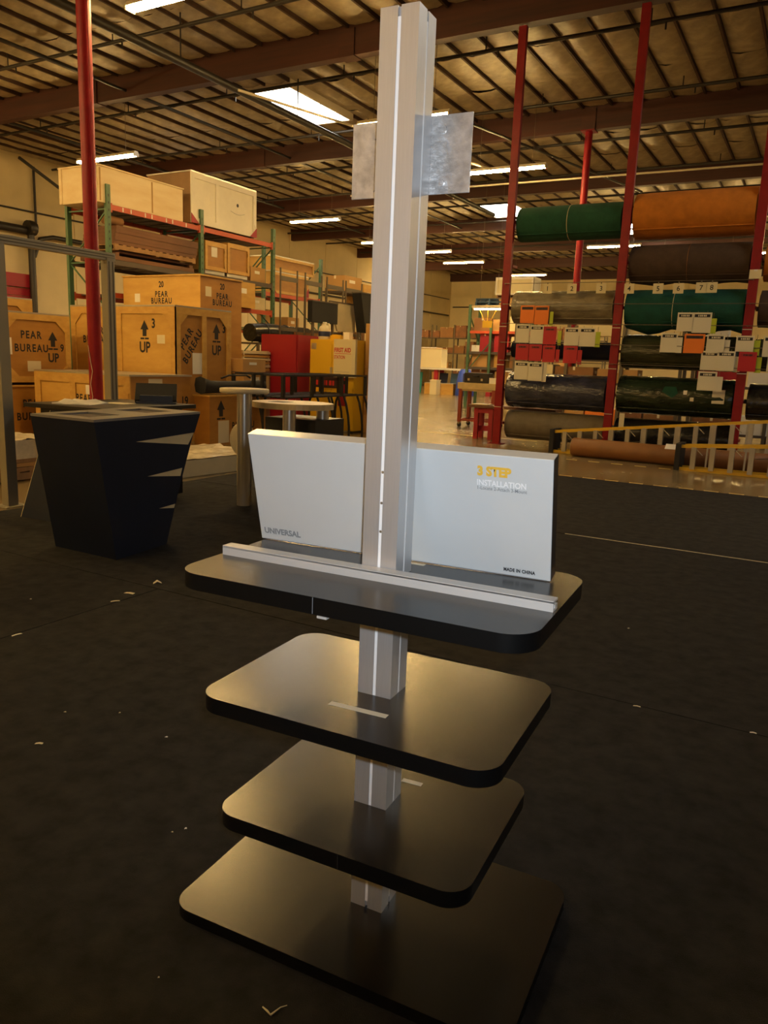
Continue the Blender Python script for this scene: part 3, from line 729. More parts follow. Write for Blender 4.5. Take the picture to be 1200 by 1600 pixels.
G().box(.0551,.058,4.60,4.615,.1,2.7).box(.0551,.058,4.655,4.67,.1,2.7).build('post_groove','darkframe',fr)
G().frame_box((0,1.7,2.71),EX,EY,EZ,-.04,.04,0,3.02,-.0,.09).build('crossbar','greyframe',fr,bevel=.004)
G().frame_box((0,1.7,2.71),EX,EY,EZ,.0405,.043,0,3.0,.025,.035).frame_box((0,1.7,2.71),EX,EY,EZ,.0405,.043,0,3.0,.055,.065).build('crossbar_groove','darkframe',fr)
# ------------------------------------------------------------------ navy kiosk with slash cut-outs
KZ=1.16; kyaw=math.radians(7.8)
k=thing('kiosk','dark navy tapered kiosk counter with cream slashes and two cut-outs in its top','kiosk',(-3.80,2.16,CT),kyaw)
# local: front corner at origin, body to -x (depth .76) and +y (1.37 long at the top)
KD=.745; zt=KZ-CT-.02
# long side (x=0) trapezoid in y,z
side=[(.20,0),(.85,0),(1.37,zt),(.0,zt)]
g=G()
g.poly((0,0,0),EY,EZ,EX,side,-KD,-.02); g.build('body','navy',k)
def yat(z,back): 
    return (.85+(1.37-.85)*z/zt) if back else (.20-.20*z/zt)
W=[((.47,.945),(1.19,.861),(1.281,.966)),((.604,.639),(1.071,.586),(1.10,.659)),((.748,.338),(.971,.307),(.991,.345))]
front=G(); O=(-.02,0,0)
for tip,lo,hi in W:
    G().poly(O,EY,EZ,EX,[tip,(lo[0]-.002,lo[1]),(hi[0]-.002,hi[1])],.004,.014).build('slash_panel','creamlam',k)
F_=lambda z:(yat(z,False),z)
front.poly(O,EY,EZ,EX,[F_(W[0][0][1]),W[0][0],W[0][2],(1.37,zt),(0,zt)],0,.02)
for i in (0,1):
    front.poly(O,EY,EZ,EX,[F_(W[i+1][0][1]),W[i+1][0],W[i+1][2],W[i][1],W[i][0],F_(W[i][0][1])],0,.02)
front.poly(O,EY,EZ,EX,[(.20,0),(.85,0),W[2][1],W[2][0],F_(W[2][0][1])],0,.02)
front.build('side_panel','navy',k)
top=G()
# counter top with two rectangular openings
def ring(x0,x1,y0,y1,holes,z0,z1):
    ys=sorted({y0,y1,*[h[2] for h in holes],*[h[3] for h in holes]})
    for a,b in zip(ys[:-1],ys[1:]):
        hs=[h for h in holes if h[2]<=a and h[3]>=b]
        if not hs: top.box(x0,x1,a,b,z0,z1)
        else:
            h=hs[0]; top.box(x0,h[0],a,b,z0,z1); top.box(h[1],x1,a,b,z0,z1)
hl=[(-.60,-.20,.14,.50),(-.60,-.20,.84,1.18)]
ring(-KD,0,0,1.37,hl,zt-.0,zt+.02)
top.build('counter_top','kiosktop',k)
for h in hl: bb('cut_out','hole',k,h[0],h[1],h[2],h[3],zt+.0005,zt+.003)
# the short sides run square to the hall, so the plan is a slight parallelogram
for ch in k.children:
    for v_ in ch.data.vertices: v_.co.y-=v_.co.x*.137
# ------------------------------------------------------------------ leaning panel, black table, paper, tablet
lp=thing('plywood_sheet','thin dark panel with a pale edge leaning behind the kiosk','sheet',(-5.55,2.95,CT),math.radians(4))
lean=math.atan2(.42,1.05)
g=G().frame_box((0,0,0),EX,(0,math.sin(lean),math.cos(lean)),(0,math.cos(lean),-math.sin(lean)),-.30,.36,0,1.13,.0,.02); g.build('panel','navy',lp)
G().frame_box((0,0,0),EX,(0,math.sin(lean),math.cos(lean)),(0,math.cos(lean),-math.sin(lean)),-.306,-.30,0,1.13,.0,.02).build('edge_band','creamlam',lp)
tb=thing('black_table','black counter table with overhanging top behind the kiosk','table',(-5.85,4.28,CT),math.radians(3))
bb('table_top','tabletop',tb,-.58,.58,-.85,.55,1.055,1.10,bevel=.004)
bb('table_body','black',tb,-.48,.46,-.72,.44,.06,1.055); bb('plinth','black',tb,-.42,.40,-.66,.28,0,.06)
bb('side_line','navytop',tb,.461,.464,-.72,.34,.98,.995)
def crumple(name,label,x,y,z,lx,ly,seed,h=.03,m='paper',rz=0):
    rr=random.Random(seed); n=6; vs=[(-lx/2+lx*i/n,-ly/2+ly*j/n,.003+h*rr.random()**2*(1 if 0<i<n and 0<j<n else .3)) for j in range(n+1) for i in range(n+1)]
    vb=[(a,b,0) for a,b,c in vs]; N=n+1
    g=G(); g.add(vs+vb,[(j*N+i,j*N+i+1,(j+1)*N+i+1,(j+1)*N+i) for j in range(n) for i in range(n)]+[(N*N+(j+1)*N+i,N*N+(j+1)*N+i+1,N*N+j*N+i+1,N*N+j*N+i) for j in range(n) for i in range(n)]
      +[(i,N*N+i,N*N+i+1,i+1) for i in range(n)]+[(n*N+i+1,N*N+n*N+i+1,N*N+n*N+i,n*N+i) for i in range(n)]+[(j*N,(j+1)*N,N*N+(j+1)*N,N*N+j*N) for j in range(n)]+[((j+1)*N+n,j*N+n,N*N+j*N+n,N*N+(j+1)*N+n) for j in range(n)])
    o=g.build(name,m,loc=(x,y,z),rot=(0,0,rz)); return tag(o,label,'paper')
crumple('crumpled_paper','crumpled white paper lying on the black table',-5.95,3.78,1.1095,.42,.42,2,.05,'paper',.4)
crumple('paper_sheet','flat cream sheet on the black table beside the crumpled paper',-5.78,4.16,1.1095,.3,.2,5,.006,'paperold',.1)
tl=thing('tablet_stand','black tablet tilted on a stand on the black table','tablet',(-5.66,4.60,1.1095),math.radians(-48))
bb('foot','black',tl,-.16,.16,-.22,.22,0,.02); bb('foot_block','black',tl,-.12,.12,-.18,.18,.02,.09)
G().frame_box((0,0,.06),EY,(-.75,0,.66),(.66,0,.75),-.24,.22,-.06,.22,-.03,.02).build('tablet','blackmatte',tl,bevel=.004)
G().frame_box((0,0,.06),EY,(-.75,0,.66),(.66,0,.75),-.02,.02,.06,.075,.0121,.0135).build('home_button','steel',tl)
G().bar((-.02,0,.06),(-.12,0,.16),.04).build('stand_arm','black',tl)
# ------------------------------------------------------------------ wrapped sheet pile and pad
pallet('wooden pallet under the wrapped sheet pile at the edge of the photo',-8.35,4.1,0,1.2,1.3,0)
sp=thing('board_pile','pile of boards under clear plastic on a pallet at the left edge','sheet pile',(-8.35,4.1,.131))
for i in range(7): bb('sheet','carton' if i%2 else 'palletwood',sp,-.62+.01*(i%3),.62-.008*(i%2),-.68,.68,.0+i*.055,.05+i*.055)
crumple('wrap','x',0,0,0,.1,.1,1).name='plastic_wrap'
o=bpy.data.objects['plastic_wrap']; bpy.data.objects.remove(o)
rr=random.Random(9); g=G(); n=10; vs=[]
for j in range(n+1):
    for i in range(n+1): vs.append((-.64+1.28*i/n,-.70+1.40*j/n,.39+.03*rr.random()))
g.add(vs,[(j*(n+1)+i,j*(n+1)+i+1,(j+1)*(n+1)+i+1,(j+1)*(n+1)+i) for j in range(n) for i in range(n)],True)
g.box(.63,.64,-.70,.70,.16,.40); g.box(-.64,.64,-.71,-.70,.16,.40)
g.build('plastic_wrap','plastic',sp)
G().tube([(-6.62,2.3,.02),(-6.75,2.7,.05),(-7.1,3.0,.03),(-6.9,3.35,.06),(-7.5,3.6,.02)],.02,6).build('cable','yellow')
o=bpy.data.objects['cable']; tag(o,'loose yellow cable on the concrete beside the frame foot','cable')
for i in range(3):
    crumple('film_litter',['clear film scrap beside the foot of the grey frame','second clear film scrap beyond the frame foot','clear film scrap under the sheet pile edge'][i],-6.9-.35*i,2.55+.42*i,0.001,.5,.3,20+i,.05,'plastic',.4*i)
pd=thing('wrapped_pad','low cream pad under clear plastic film between the kiosk and the pole table','pad',(-7.05,6.55,0),math.radians(-4))
bb('pad_core','creamlam',pd,-.65,.62,-.85,.9,0,.24,bevel=.01)
rr=random.Random(4); g=G(); n=14; vs=[]
for j in range(n+1):
    for i in range(n+1):
        x=-.66+1.30*i/n; y=-.87+1.79*j/n; vs.append((x,y,.245+.05*rr.random()*(math.sin(5*x+3*y)*.5+.6)))
g.add(vs,[(j*(n+1)+i,j*(n+1)+i+1,(j+1)*(n+1)+i+1,(j+1)*(n+1)+i) for j in range(n) for i in range(n)],True)
g.build('plastic_film','plastic',pd)
# ------------------------------------------------------------------ pole table with round tops
pt=thing('pole_table','kiosk table of silver poles with a round cream disc and a blond oval top','table',(-4.59,4.87,CT))
G().tube([(0,0,0),(0,0,1.27)],.083,28).build('pole','satinpole',pt)
G().lathe([(.262,1.27),(.272,1.275),(.272,1.315),(.262,1.32)],(0,0,0),40).build('disc_top','creamlam',pt)
# oval top
pts=[(.50*math.cos(t)*1.0+.24, .42*math.sin(t)+.58) for t in [2*PI*i/40 for i in range(40)]]
tp=G().poly((0,0,0),EX,EY,EZ,pts,1.10,1.165).build('oval_top','woodtop',pt)
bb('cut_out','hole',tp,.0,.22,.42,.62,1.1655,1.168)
for x,y in ((.40,.30),(.50,.82)):
    G().tube([(x,y,0),(x,y,1.10)],.075,24).build('pole','satinpole',pt)
bb('low_shelf','black',pt,-.10,.62,.50,1.10,.10,.98)
bb('shelf_panel','creamlam',pt,.52,.55,.60,.95,.62,.92)
G().lathe([(.19,-.012),(.20,0),(.19,.012)],(-.16,.17,.72),32,'y').build('side_disc','creamlam',pt)
bb('disc_bracket','satinpole',pt,-.14,-.02,.08,.17,.69,.74)
bb('cross_brace','satinpole',pt,.06,.36,.10,.14,.28,.31)
# ------------------------------------------------------------------ black tube racks
def tube_rack(label,x,y0,y1,first=[None]):
    if first[0] is not None:
        t=copy_tree(first[0]); t.location=(x,y0,0); t['label']=label; return t
    t=thing('tube_rack',label,'rack',(x,y0,0),0,'black tube racks nested in front of the cabinets'); L=y1-y0
    G().bar((0,0,1.34),(0,L,1.34),.05,.035).build('top_rail','black',t); G().bar((-.5,.1,1.34),(-.5,L-.1,1.34),.05,.035).build('top_rail','black',t)
    G().bar((-.5,.1,1.34),(0,.1,1.34),.035).build('end_rail','black',t); G().bar((-.5,L-.1,1.34),(0,L-.1,1.34),.035).build('end_rail','black',t)
    for y in (.04,1.0,2.1,L-.04):
        G().bar((0,y,.92),(0,y,1.33),.07,.05).build('upright','black',t)
        G().bar((-.5,y,.92),(-.5,y,1.33),.06,.05).build('upright','black',t)
    for i,xx in enumerate((0,-.125,-.25,-.375,-.5)): G().bar((xx,0,.92),(xx,L,.92),.05,.03).build('slat','black',t)
    for y in (.15,1.6,2.2,2.75,L-.08):
        p=[(0,y,.90),(.06,y,.75),(.10,y+.03,.5),(.11,y+.06,.25),(.10,y+.08,0)]
        G().tube(p,.026,8).build('curved_leg','black',t)
        p=[(-.5,y,.90),(-.56,y,.75),(-.60,y+.03,.5),(-.61,y+.06,.25),(-.60,y+.08,0)]
        if y in (.15,2.75): G().tube(p,.026,8).build('curved_leg','black',t)
    first[0]=t; return t
tube_rack('front black tube rack with curved legs, nearest the pole table',-7.95,9.98,13.1)
tube_rack('black tube rack standing directly behind the front one',-8.68,10.0,13.1)
# ------------------------------------------------------------------ cabinets
c=thing('red_cabinet','tall plain red cabinet beside the yellow safety cabinet','cabinet',(-10.33,13.5,0))
bb('carcass','redbox',c,-.52,.51,-.5,.5,.02,2.21); bb('door','redbox',c,-.515,.505,-.52,-.5,.05,2.2); bb('door','redbox',c,.51,.53,-.48,.48,.05,2.2)
bb('top_edge','wiredeck',c,-.52,.51,-.5,.5,2.21,2.215)
c=thing('safety_cabinet','yellow flammables cabinet with red warning label below a white jug','cabinet',(-9.03,13.62,0))
bb('carcass','yellow',c,-.62,.62,-.3,.4,.05,2.13); bb('door','yellow',c,-.61,-.005,-.32,-.3,.08,2.11); bb('door','yellow',c,.005,.61,-.32,-.3,.08,2.11)
bb('foot','black',c,-.6,-.5,-.28,.38,0,.05); bb('foot','black',c,.5,.6,-.28,.38,0,.05)
bb('hinge','steel',c,-.58,-.44,-.325,-.32,1.90,2.04)
lab=bb('warning_label','hole',c,-.48,.16,-.326,-.3205,1.02,1.28); [bb('printed_mark','inkred',lab,-.44+.095*i,-.37+.095*i-.02*(i%2),-.3275,-.326,1.08,1.19) for i in range(6)]
lab=bb('warning_label','redbox',c,.20,.42,-.326,-.3205,.62,1.28); [bb('printed_mark','inkblack',lab,.23+.09*i,.30+.09*i,-.3275,-.326,1.12,1.20) for i in range(2)]
bb('handle','steel',c,-.03,.03,-.345,-.32,1.35,1.5)
b=thing('first_aid_box','tall cream first aid cabinet with red lettering on the yellow cabinet','first aid box',(-8.62,13.245,1.28))
bb('case','cream',b,-.30,.28,-.035,.05,0,.86); bb('hinge_edge','paperold',b,.20,.29,-.042,-.035,.02,.84)
text_obj('FIRST AID',.135,'inkred',b,(-.06,-.0355,.57),EX,EZ,bold=.03,sx=.78); text_obj('STATION',.105,'inkred',b,(-.14,-.0355,.42),EX,EZ,bold=.02,sx=.7)
bb('underline','inkred',b,-.27,.17,-.0375,-.035,.53,.54); bb('small_print','inkgrey',b,-.26,.14,-.0375,-.035,.12,.125)
j=thing('plastic_jug','white plastic jug with a navy label on the yellow cabinet','jug',(-9.38,13.5,2.13))
G().lathe([(.13,0),(.145,.02),(.145,.22),(.12,.29),(.05,.34),(.045,.37)],(0,0,0),20).build('bottle','jug',j)
G().lathe([(.05,.37),(.05,.40)],(0,0,0),16).build('cap','paper',j)
G().tube([(.05,0,.35),(.11,0,.36),(.14,0,.30),(.14,0,.22)],.02,8).build('handle','jug',j)
G().lathe([(.1465,.07),(.1475,.075),(.1475,.18),(.1465,.185)],(0,0,0),20).build('label','jublabel',j)
o=G().box(-.14,.14,-.1,.1,0,.10).box(-.10,.06,-.08,.08,.10,.12).build('small_tub','yellow',loc=(-9.05,13.55,2.13)); tag(o,'low yellow tub beside the white jug','tub')
o=G().box(-.08,.08,-.08,.08,0,.16).box(-.085,.085,-.085,.085,.16,.18).build('small_carton','paper',loc=(-8.8,13.62,2.13)); tag(o,'small white carton on top of the yellow cabinet','box')
carton('carton','tall brown carton standing beside the yellow cabinet',-8.38,-7.75,13.72,14.3,0,1.5,'carton')
carton('carton','upper brown carton beside the yellow cabinet',-8.38,-7.75,13.72,14.3,1.51,2.52,'carton')
# ------------------------------------------------------------------ second rack and frames behind the cabinets
rk2=thing('pallet_rack','orange-beamed pallet rack farther along, behind the red cabinet','rack',(0,0,0))
for y in (17.0,20.0): rack_upright(rk2,-15.2,-14,y,4.9)
for z in (3.6,2.5):
    for x in (-15.2,-14): rack_beam(rk2,x,17.0,20.0,z)
    for i in range(7): bb('deck_board','wiredeck',rk2,-15.15,-14.05,17.2+i*.4,17.5+i*.4,z-.03,z-.008)
crate('slatted_crate','long yellow-brown crate, upper of two on the farther rack',-15.0,-13.98,17.4,19.6,4.27,4.72,bw=.08,gus=False,group='crates stored on the pallet rack',bat_faces='x')
t=crate('slatted_crate','yellow-brown crate with red corners on the farther rack',-15.0,-13.98,17.3,19.3,3.61,4.26,bw=.08,gus=False,group='crates stored on the pallet rack',bat_faces='x')
G().poly((.515,1.0,0),EY,EZ,EX,[(0,0),(0,.28),(-.3,0)],0,.012).build('corner_pad','redbox',t); G().poly((.515,-1.0,0),EY,EZ,EX,[(0,0),(.3,0),(0,.28)],0,.012).build('corner_pad','redbox',t)
o=G().lathe([(.24,0),(.25,.02),(.25,.58),(.23,.62)],(0,0,0),20).build('fibre_drum','carton',loc=(-14.5,17.7,2.502)); tag(o,'brown fibre drum on the lower beam of the farther rack','drum')
carton('carton','small carton beside the fibre drum',-14.8,-14.2,18.5,19.1,2.505,2.95)
carton('carton','brown carton on the top beam between racks',-14.0,-13.1,15.3,15.95,4.85 if False else 3.71,4.1,'carton')
bd=thing('rolled_bundle','long dark rolled bundle lying behind the red cabinet','bundle',(-11.6,14.75,2.26))
G().tube([(0,-1.3,.0),(0,-.6,.02),(0,.3,.0),(0,1.1,.02)],[.22,.24,.24,.22],18).build('roll','blackwrap',bd)
for y in (-.8,.1): G().tube([(.245*math.cos(t),y,.245*math.sin(t)+.01) for t in [2*PI*i/16 for i in range(17)]],.012,5).build('strap','rubber',bd)
tbl=thing('storage_table','dark low shelf carrying the rolled bundle','shelf',(-11.6,14.75,0))
bb('shelf_top','wiredeck',tbl,-.35,.35,-1.4,1.4,1.98,2.02)
for x in (-.32,.32):
    for y in (-1.36,1.36): bb('leg','darkframe',tbl,x-.03,x+.03,y-.03,y+.03,0,1.98)
def hframe(label,x,y0,y1,h,z0=0,z1=None):
    t=thing('shelf_frame',label,'frame',(x,0,0),0,'dark shelf frames behind the cabinets')
    for y in (y0,y1): G().box(-.016,.016,y-.016,y+.016,0,h).build('post','darkframe',t)
    G().box(-.016,.016,y0,y1,h-.30,h-.19).build('crossbar','darkframe',t)
    G().box(-.016,.016,y0,y1,2.34,2.42).build('crossbar','darkframe',t); G().box(-.02,.02,y0,y1,1.0,1.06).build('crossbar','darkframe',t)
hframe('dark upright frame nearest the green rack upright',-11.0,13.9,14.6,3.85)
hframe('second dark upright frame beyond the red cabinet',-11.0,14.95,15.7,3.85)
hframe('third dark upright frame, above the white jug',-11.0,15.95,16.75,3.85)
hframe('fourth dark upright frame, beside the display post',-11.0,16.9,17.75,3.85)
def draped(label,x0,x1,y0,y1,z0,z1,m,tilt=0.,name='partition_board',cat='board'):
    t=thing(name,label,cat,((x0+x1)/2,(y0+y1)/2,z0)); hx=(x1-x0)/2;hy=(y1-y0)/2;H=z1-z0
    G().poly((0,0,0),EY,EZ,EX,[(-hy+tilt,0),(hy,0),(hy,H),(-hy,H)],-hx,hx).build('panel',m,t)
    G().poly((0,0,0),EY,EZ,EX,[(-hy,H),(hy,H),(hy,H+.03),(-hy,H+.03)],-hx-.01,hx+.01).build('panel_cap','wiredeck',t); 
    bb('stand','darkframe',t,-.03,.03,-hy+.1,-hy+.16,-z0,0); bb('stand','darkframe',t,-.03,.03,hy-.16,hy-.1,-z0,0)
    return t
draped('black panel hanging between the dark shelf frames',-10.75,-10.6,14.72,15.9,2.6,3.12,'blackmatte')
draped('tall black case leaning beside the display post',-10.7,-10.4,16.75,17.65,2.45,3.5,'blackmatte',.3)
draped('cream cut-corner panel behind the tall black case',-10.9,-10.85,15.9,17.2,2.45,3.2,'creamlam',.4)
for i,(y,z,dy,dz,m,l) in enumerate([(17.2,3.62,.95,.42,'carton','brown carton on top behind the tall black case'),(18.3,3.0,.6,.9,'ply','yellow-brown carton partly behind the display post'),(15.0,2.05,.6,.3,'cartond','dark carton below the black panel'),(15.75,2.03,.5,.35,'carton','open carton below the black panel'),(16.5,2.05,.5,.3,'cartond','dark carton above the jug'),(17.2,2.05,.6,.34,'carton','brown carton right of the jug'),(17.9,2.05,.5,.45,'cartond','dark carton next to the display post')]):
    carton('carton',l,-11.9,-11.25,y,y+dy,z,z+dz,m)
sh=thing('storage_shelf','long dark two-level shelf holding cartons behind the cabinets','shelf',(-11.6,0,0))
bb('shelf_board','wiredeck',sh,-.38,.4,14.9 if False else 16.25,18.9,1.99,2.03)
bb('shelf_board','wiredeck',sh,-.38,.4,16.25,18.9,1.2,1.24); bb('shelf_board','wiredeck',sh,-.38,.4,17.1,18.9,3.56,3.6); bb('shelf_board','wiredeck',sh,-.38,.4,18.2,18.9,2.95,2.99)
for y in (16.28,18.86):
    for x in (-.35,.36): bb('leg','darkframe',sh,x-.025,x+.025,y-.025,y+.025,0,3.6)
# ------------------------------------------------------------------ carpet roll rack
RY=14.0
PX=(-5.11,-2.73,-0.36,2.01)
rr_=thing('roll_rack','red steel rack of tall thin posts holding the carpet rolls','rack',(0,RY,0))
pp=None
for x in PX:
    if pp is None:
        pp=G().box(-.08,.08,-.055,-.047,.012,ZB-.01).box(-.08,-.072,-.047,.047,.012,ZB-.01).box(.072,.08,-.047,.047,.012,ZB-.01).box(-.16,.16,-.12,.12,0,.012).build('post','red',rr_,loc=(x,0,0))
    else: inst(pp,rr_,(x,0,0))
    for z in (.45,1.18,2.05,2.9,3.75,4.62):
        bb('bracket','red',rr_,x-.09,x+.09,.05,.33,z-.02,z+.03)
    for z in (.8,1.7,2.5): bb('bolt','steel',rr_,x-.082,x+.082,-.062,-.056,z,z+.012)
def carpet_roll(label,x0,x1,z,r,m,y=14.36,lump=.0,straps=(),sag=0.,end=None,film=False,seed=1,spindle=True):
    t=thing('carpet_roll',label,'carpet roll',((x0+x1)/2,y,z),0,'carpet rolls stored on the red rack')
    L=x1-x0; n=28; k=10; rr=random.Random(seed); vs=[]
    for i in range(k+1):
        a=i/k
        for j in range(n):
            th=2*PI*j/n; q=r*(1+lump*(rr.random()-.5))
            dz=-sag*max(0,-math.sin(th))*(math.sin(PI*2.3*a)**2) if sag else 0
            e=.985 if i in (0,k) else 1
            vs.append((-L/2+L*a, q*e*math.cos(th), q*e*math.sin(th)+dz))
    g=G(); g.add(vs,[(i*n+j,i*n+(j+1)%n,(i+1)*n+(j+1)%n,(i+1)*n+j) for i in range(k) for j in range(n)],True)
    g.add(vs[:n],[tuple(range(n-1,-1,-1))]); g.add(vs[-n:],[tuple(range(n))])
    body=g.build('roll',m,t)
    # loose outer flap edge
    G().box(-L/2,L/2,-r*.80,-r*.74,-r*.70,-r*.66).build('flap_edge',m,t)
    # spiral of the wound layers on each end
    for s in (-1,1):
        pts=[]; 
        for q in range(60):
            th=q*.42; rad=.09+(r*.93-.09)*q/59; pts.append((s*(L/2+.004),rad*math.cos(th),rad*math.sin(th)))
        G().tube(pts,.008,4).build('wound_layer',end or m,t)
    if spindle:
        G().tube([(-L/2-.07,0,0),(L/2+.07,0,0)],.045,10).build('spindle','darkframe',t)
    for a in straps:
        G().tube([(-L/2+L*a,(r+.004)*math.cos(q),(r+.004)*math.sin(q)) for q in [2*PI*i/24 for i in range(25)]],.006,5).build('strap','kraftend' if m!='browncarpet' else 'kraft',t)
    if film:
        for s in (-1,1):
            G().lathe([(r*1.012,-.001),(r*1.02,.05*s),(r*1.0,.10*s)] if s>0 else [(r*1.0,-.10),(r*1.02,-.05),(r*1.012,.001)],(s*(L/2-.10*(1 if s>0 else 1)),0,0),20,'x').build('film_end',m,t)
    return t
carpet_roll('green carpet roll with a tie strap, highest in the first bay',-5.0,-2.86,4.61,.345,'greencarpet',straps=(.5,))
carpet_roll('grey carpet roll in clear film behind the orange sample cards',-4.99,-2.86,2.92,.34,'greywrap',film=True,lump=.03,seed=2)
carpet_roll('navy carpet roll partly hidden behind red and white cards',-4.99,-2.86,2.05,.18,'navycarpet',seed=3)
carpet_roll('slate blue carpet roll in shiny film, second from the floor in the first bay',-4.99,-2.86,1.18,.37,'bluewrap',film=True,lump=.05,seed=4)
carpet_roll('grey-brown carpet roll lowest in the first bay',-4.99,-2.86,.43,.31,'greycarpet',lump=.02,seed=5,y=14.4)
carpet_roll('large orange carpet roll',-2.62,-.47,4.65,.425,'orangecarpet',straps=(),seed=6)
carpet_roll('dark brown carpet roll beneath the orange roll',-2.62,-.47,3.75,.36,'browncarpet',straps=(.5,),sag=.05,seed=7)
carpet_roll('sagging teal green carpet roll behind white sample cards',-2.62,-.47,2.89,.375,'tealcarpet',straps=(.42,),sag=.12,seed=8)
carpet_roll('olive carpet roll in film beneath the teal roll',-2.62,-.47,2.06,.33,'olivewrap',film=True,lump=.03,seed=9)
t=carpet_roll('dark green carpet roll in film with taped labels, above the ladder',-2.62,-.47,1.21,.375,'dkgreenwrap',film=True,lump=.04,seed=10)
G().frame_box((.72,-.372,.02),EX,EZ,(0,-1,0),0,.22,-.10,.16,0,.004).build('taped_label','paperold',t); G().frame_box((.2,-.376,.06),EX,EZ,(0,-1,0),0,.07,0,.08,0,.004).build('taped_label','paper',t); G().frame_box((.33,-.376,-.06),EX,EZ,(0,-1,0),0,.07,0,.07,0,.004).build('taped_label','paper',t)
G().poly((-.2,-.375,.08),EX,EZ,(0,-1,0),[(0,.02),(.2,-.10),(.3,.0),(.26,.12),(.05,.12)],0,.005).build('torn_film_patch','greencarpet',t)
carpet_roll('black carpet roll lowest in the second bay behind the ladder',-2.62,-.47,.42,.32,'blackwrap',lump=.02,seed=11)
carpet_roll('tan carpet roll at the edge of the photo beyond the third post',-.22,1.9,3.72,.34,'orangecarpet',seed=12)
carpet_roll('dark carpet roll at the edge of the photo beneath the tan one',-.22,1.9,2.9,.34,'browncarpet',seed=13)
carpet_roll('glossy black carpet roll at the edge of the photo near the ladder',-.22,1.9,1.19,.34,'blackwrap',film=True,seed=14)
carpet_roll('dark olive roll at the edge of the photo behind the sample cards',-.22,1.9,2.06,.3,'olivewrap',seed=15)
o=G().box(-.05,.05,-.004,.004,0,.34).build('hanging_tag','paperold',loc=(-2.45,13.94,.50)); tag(o,'long cream tag hanging under the dark green roll','tag')
# ------------------------------------------------------------------ sample cards hung on rods in front of the rolls
CARD={'w':'tagwhite','o':'tagorange','r':'tagred','g':'taggreen'}
def card(label,c,x0,x1,z0,z1,y=13.86,slim=False,tilt=0.):
    t=thing('sample_card',label,'card',((x0+x1)/2,y,z0),0,'sample cards hung on the roll rack')
    W=(x1-x0)/2-.015; H=z1-z0
    G().box(-W,W,-.008,.0,0,H).build('card',CARD[c],t)
    if not slim:
        bb('header','inkblack' if c=='w' else ('hole' if c=='o' else 'redbox'),t,-W*.82,W*.82,-.0105,-.008,H-.085,H-.03)
        hd=t.children[-1]; g=G()
        for i in range(5): g.box(-.075+.032*i,-.055+.032*i+.006*(i%2),-.0115,-.0105,H-.073,H-.042)
        g.build('printed_code','tagwhite' if c=='w' else 'inkblack',hd)
        bb('page','%s'%CARD[c],t,-W*.93,W*.93,-.011,-.008,.015,H-.10)
        G().tube([(-W*.5,-.004,H),(-W*.5,-.004,H+.03)],.004,4).tube([(W*.5,-.004,H),(W*.5,-.004,H+.03)],.004,4).build('hook','wire',t)
    else:
        G().tube([(0,-.004,H),(0,.004,H+.10)],.004,4).build('hook','wire',t)
    return t
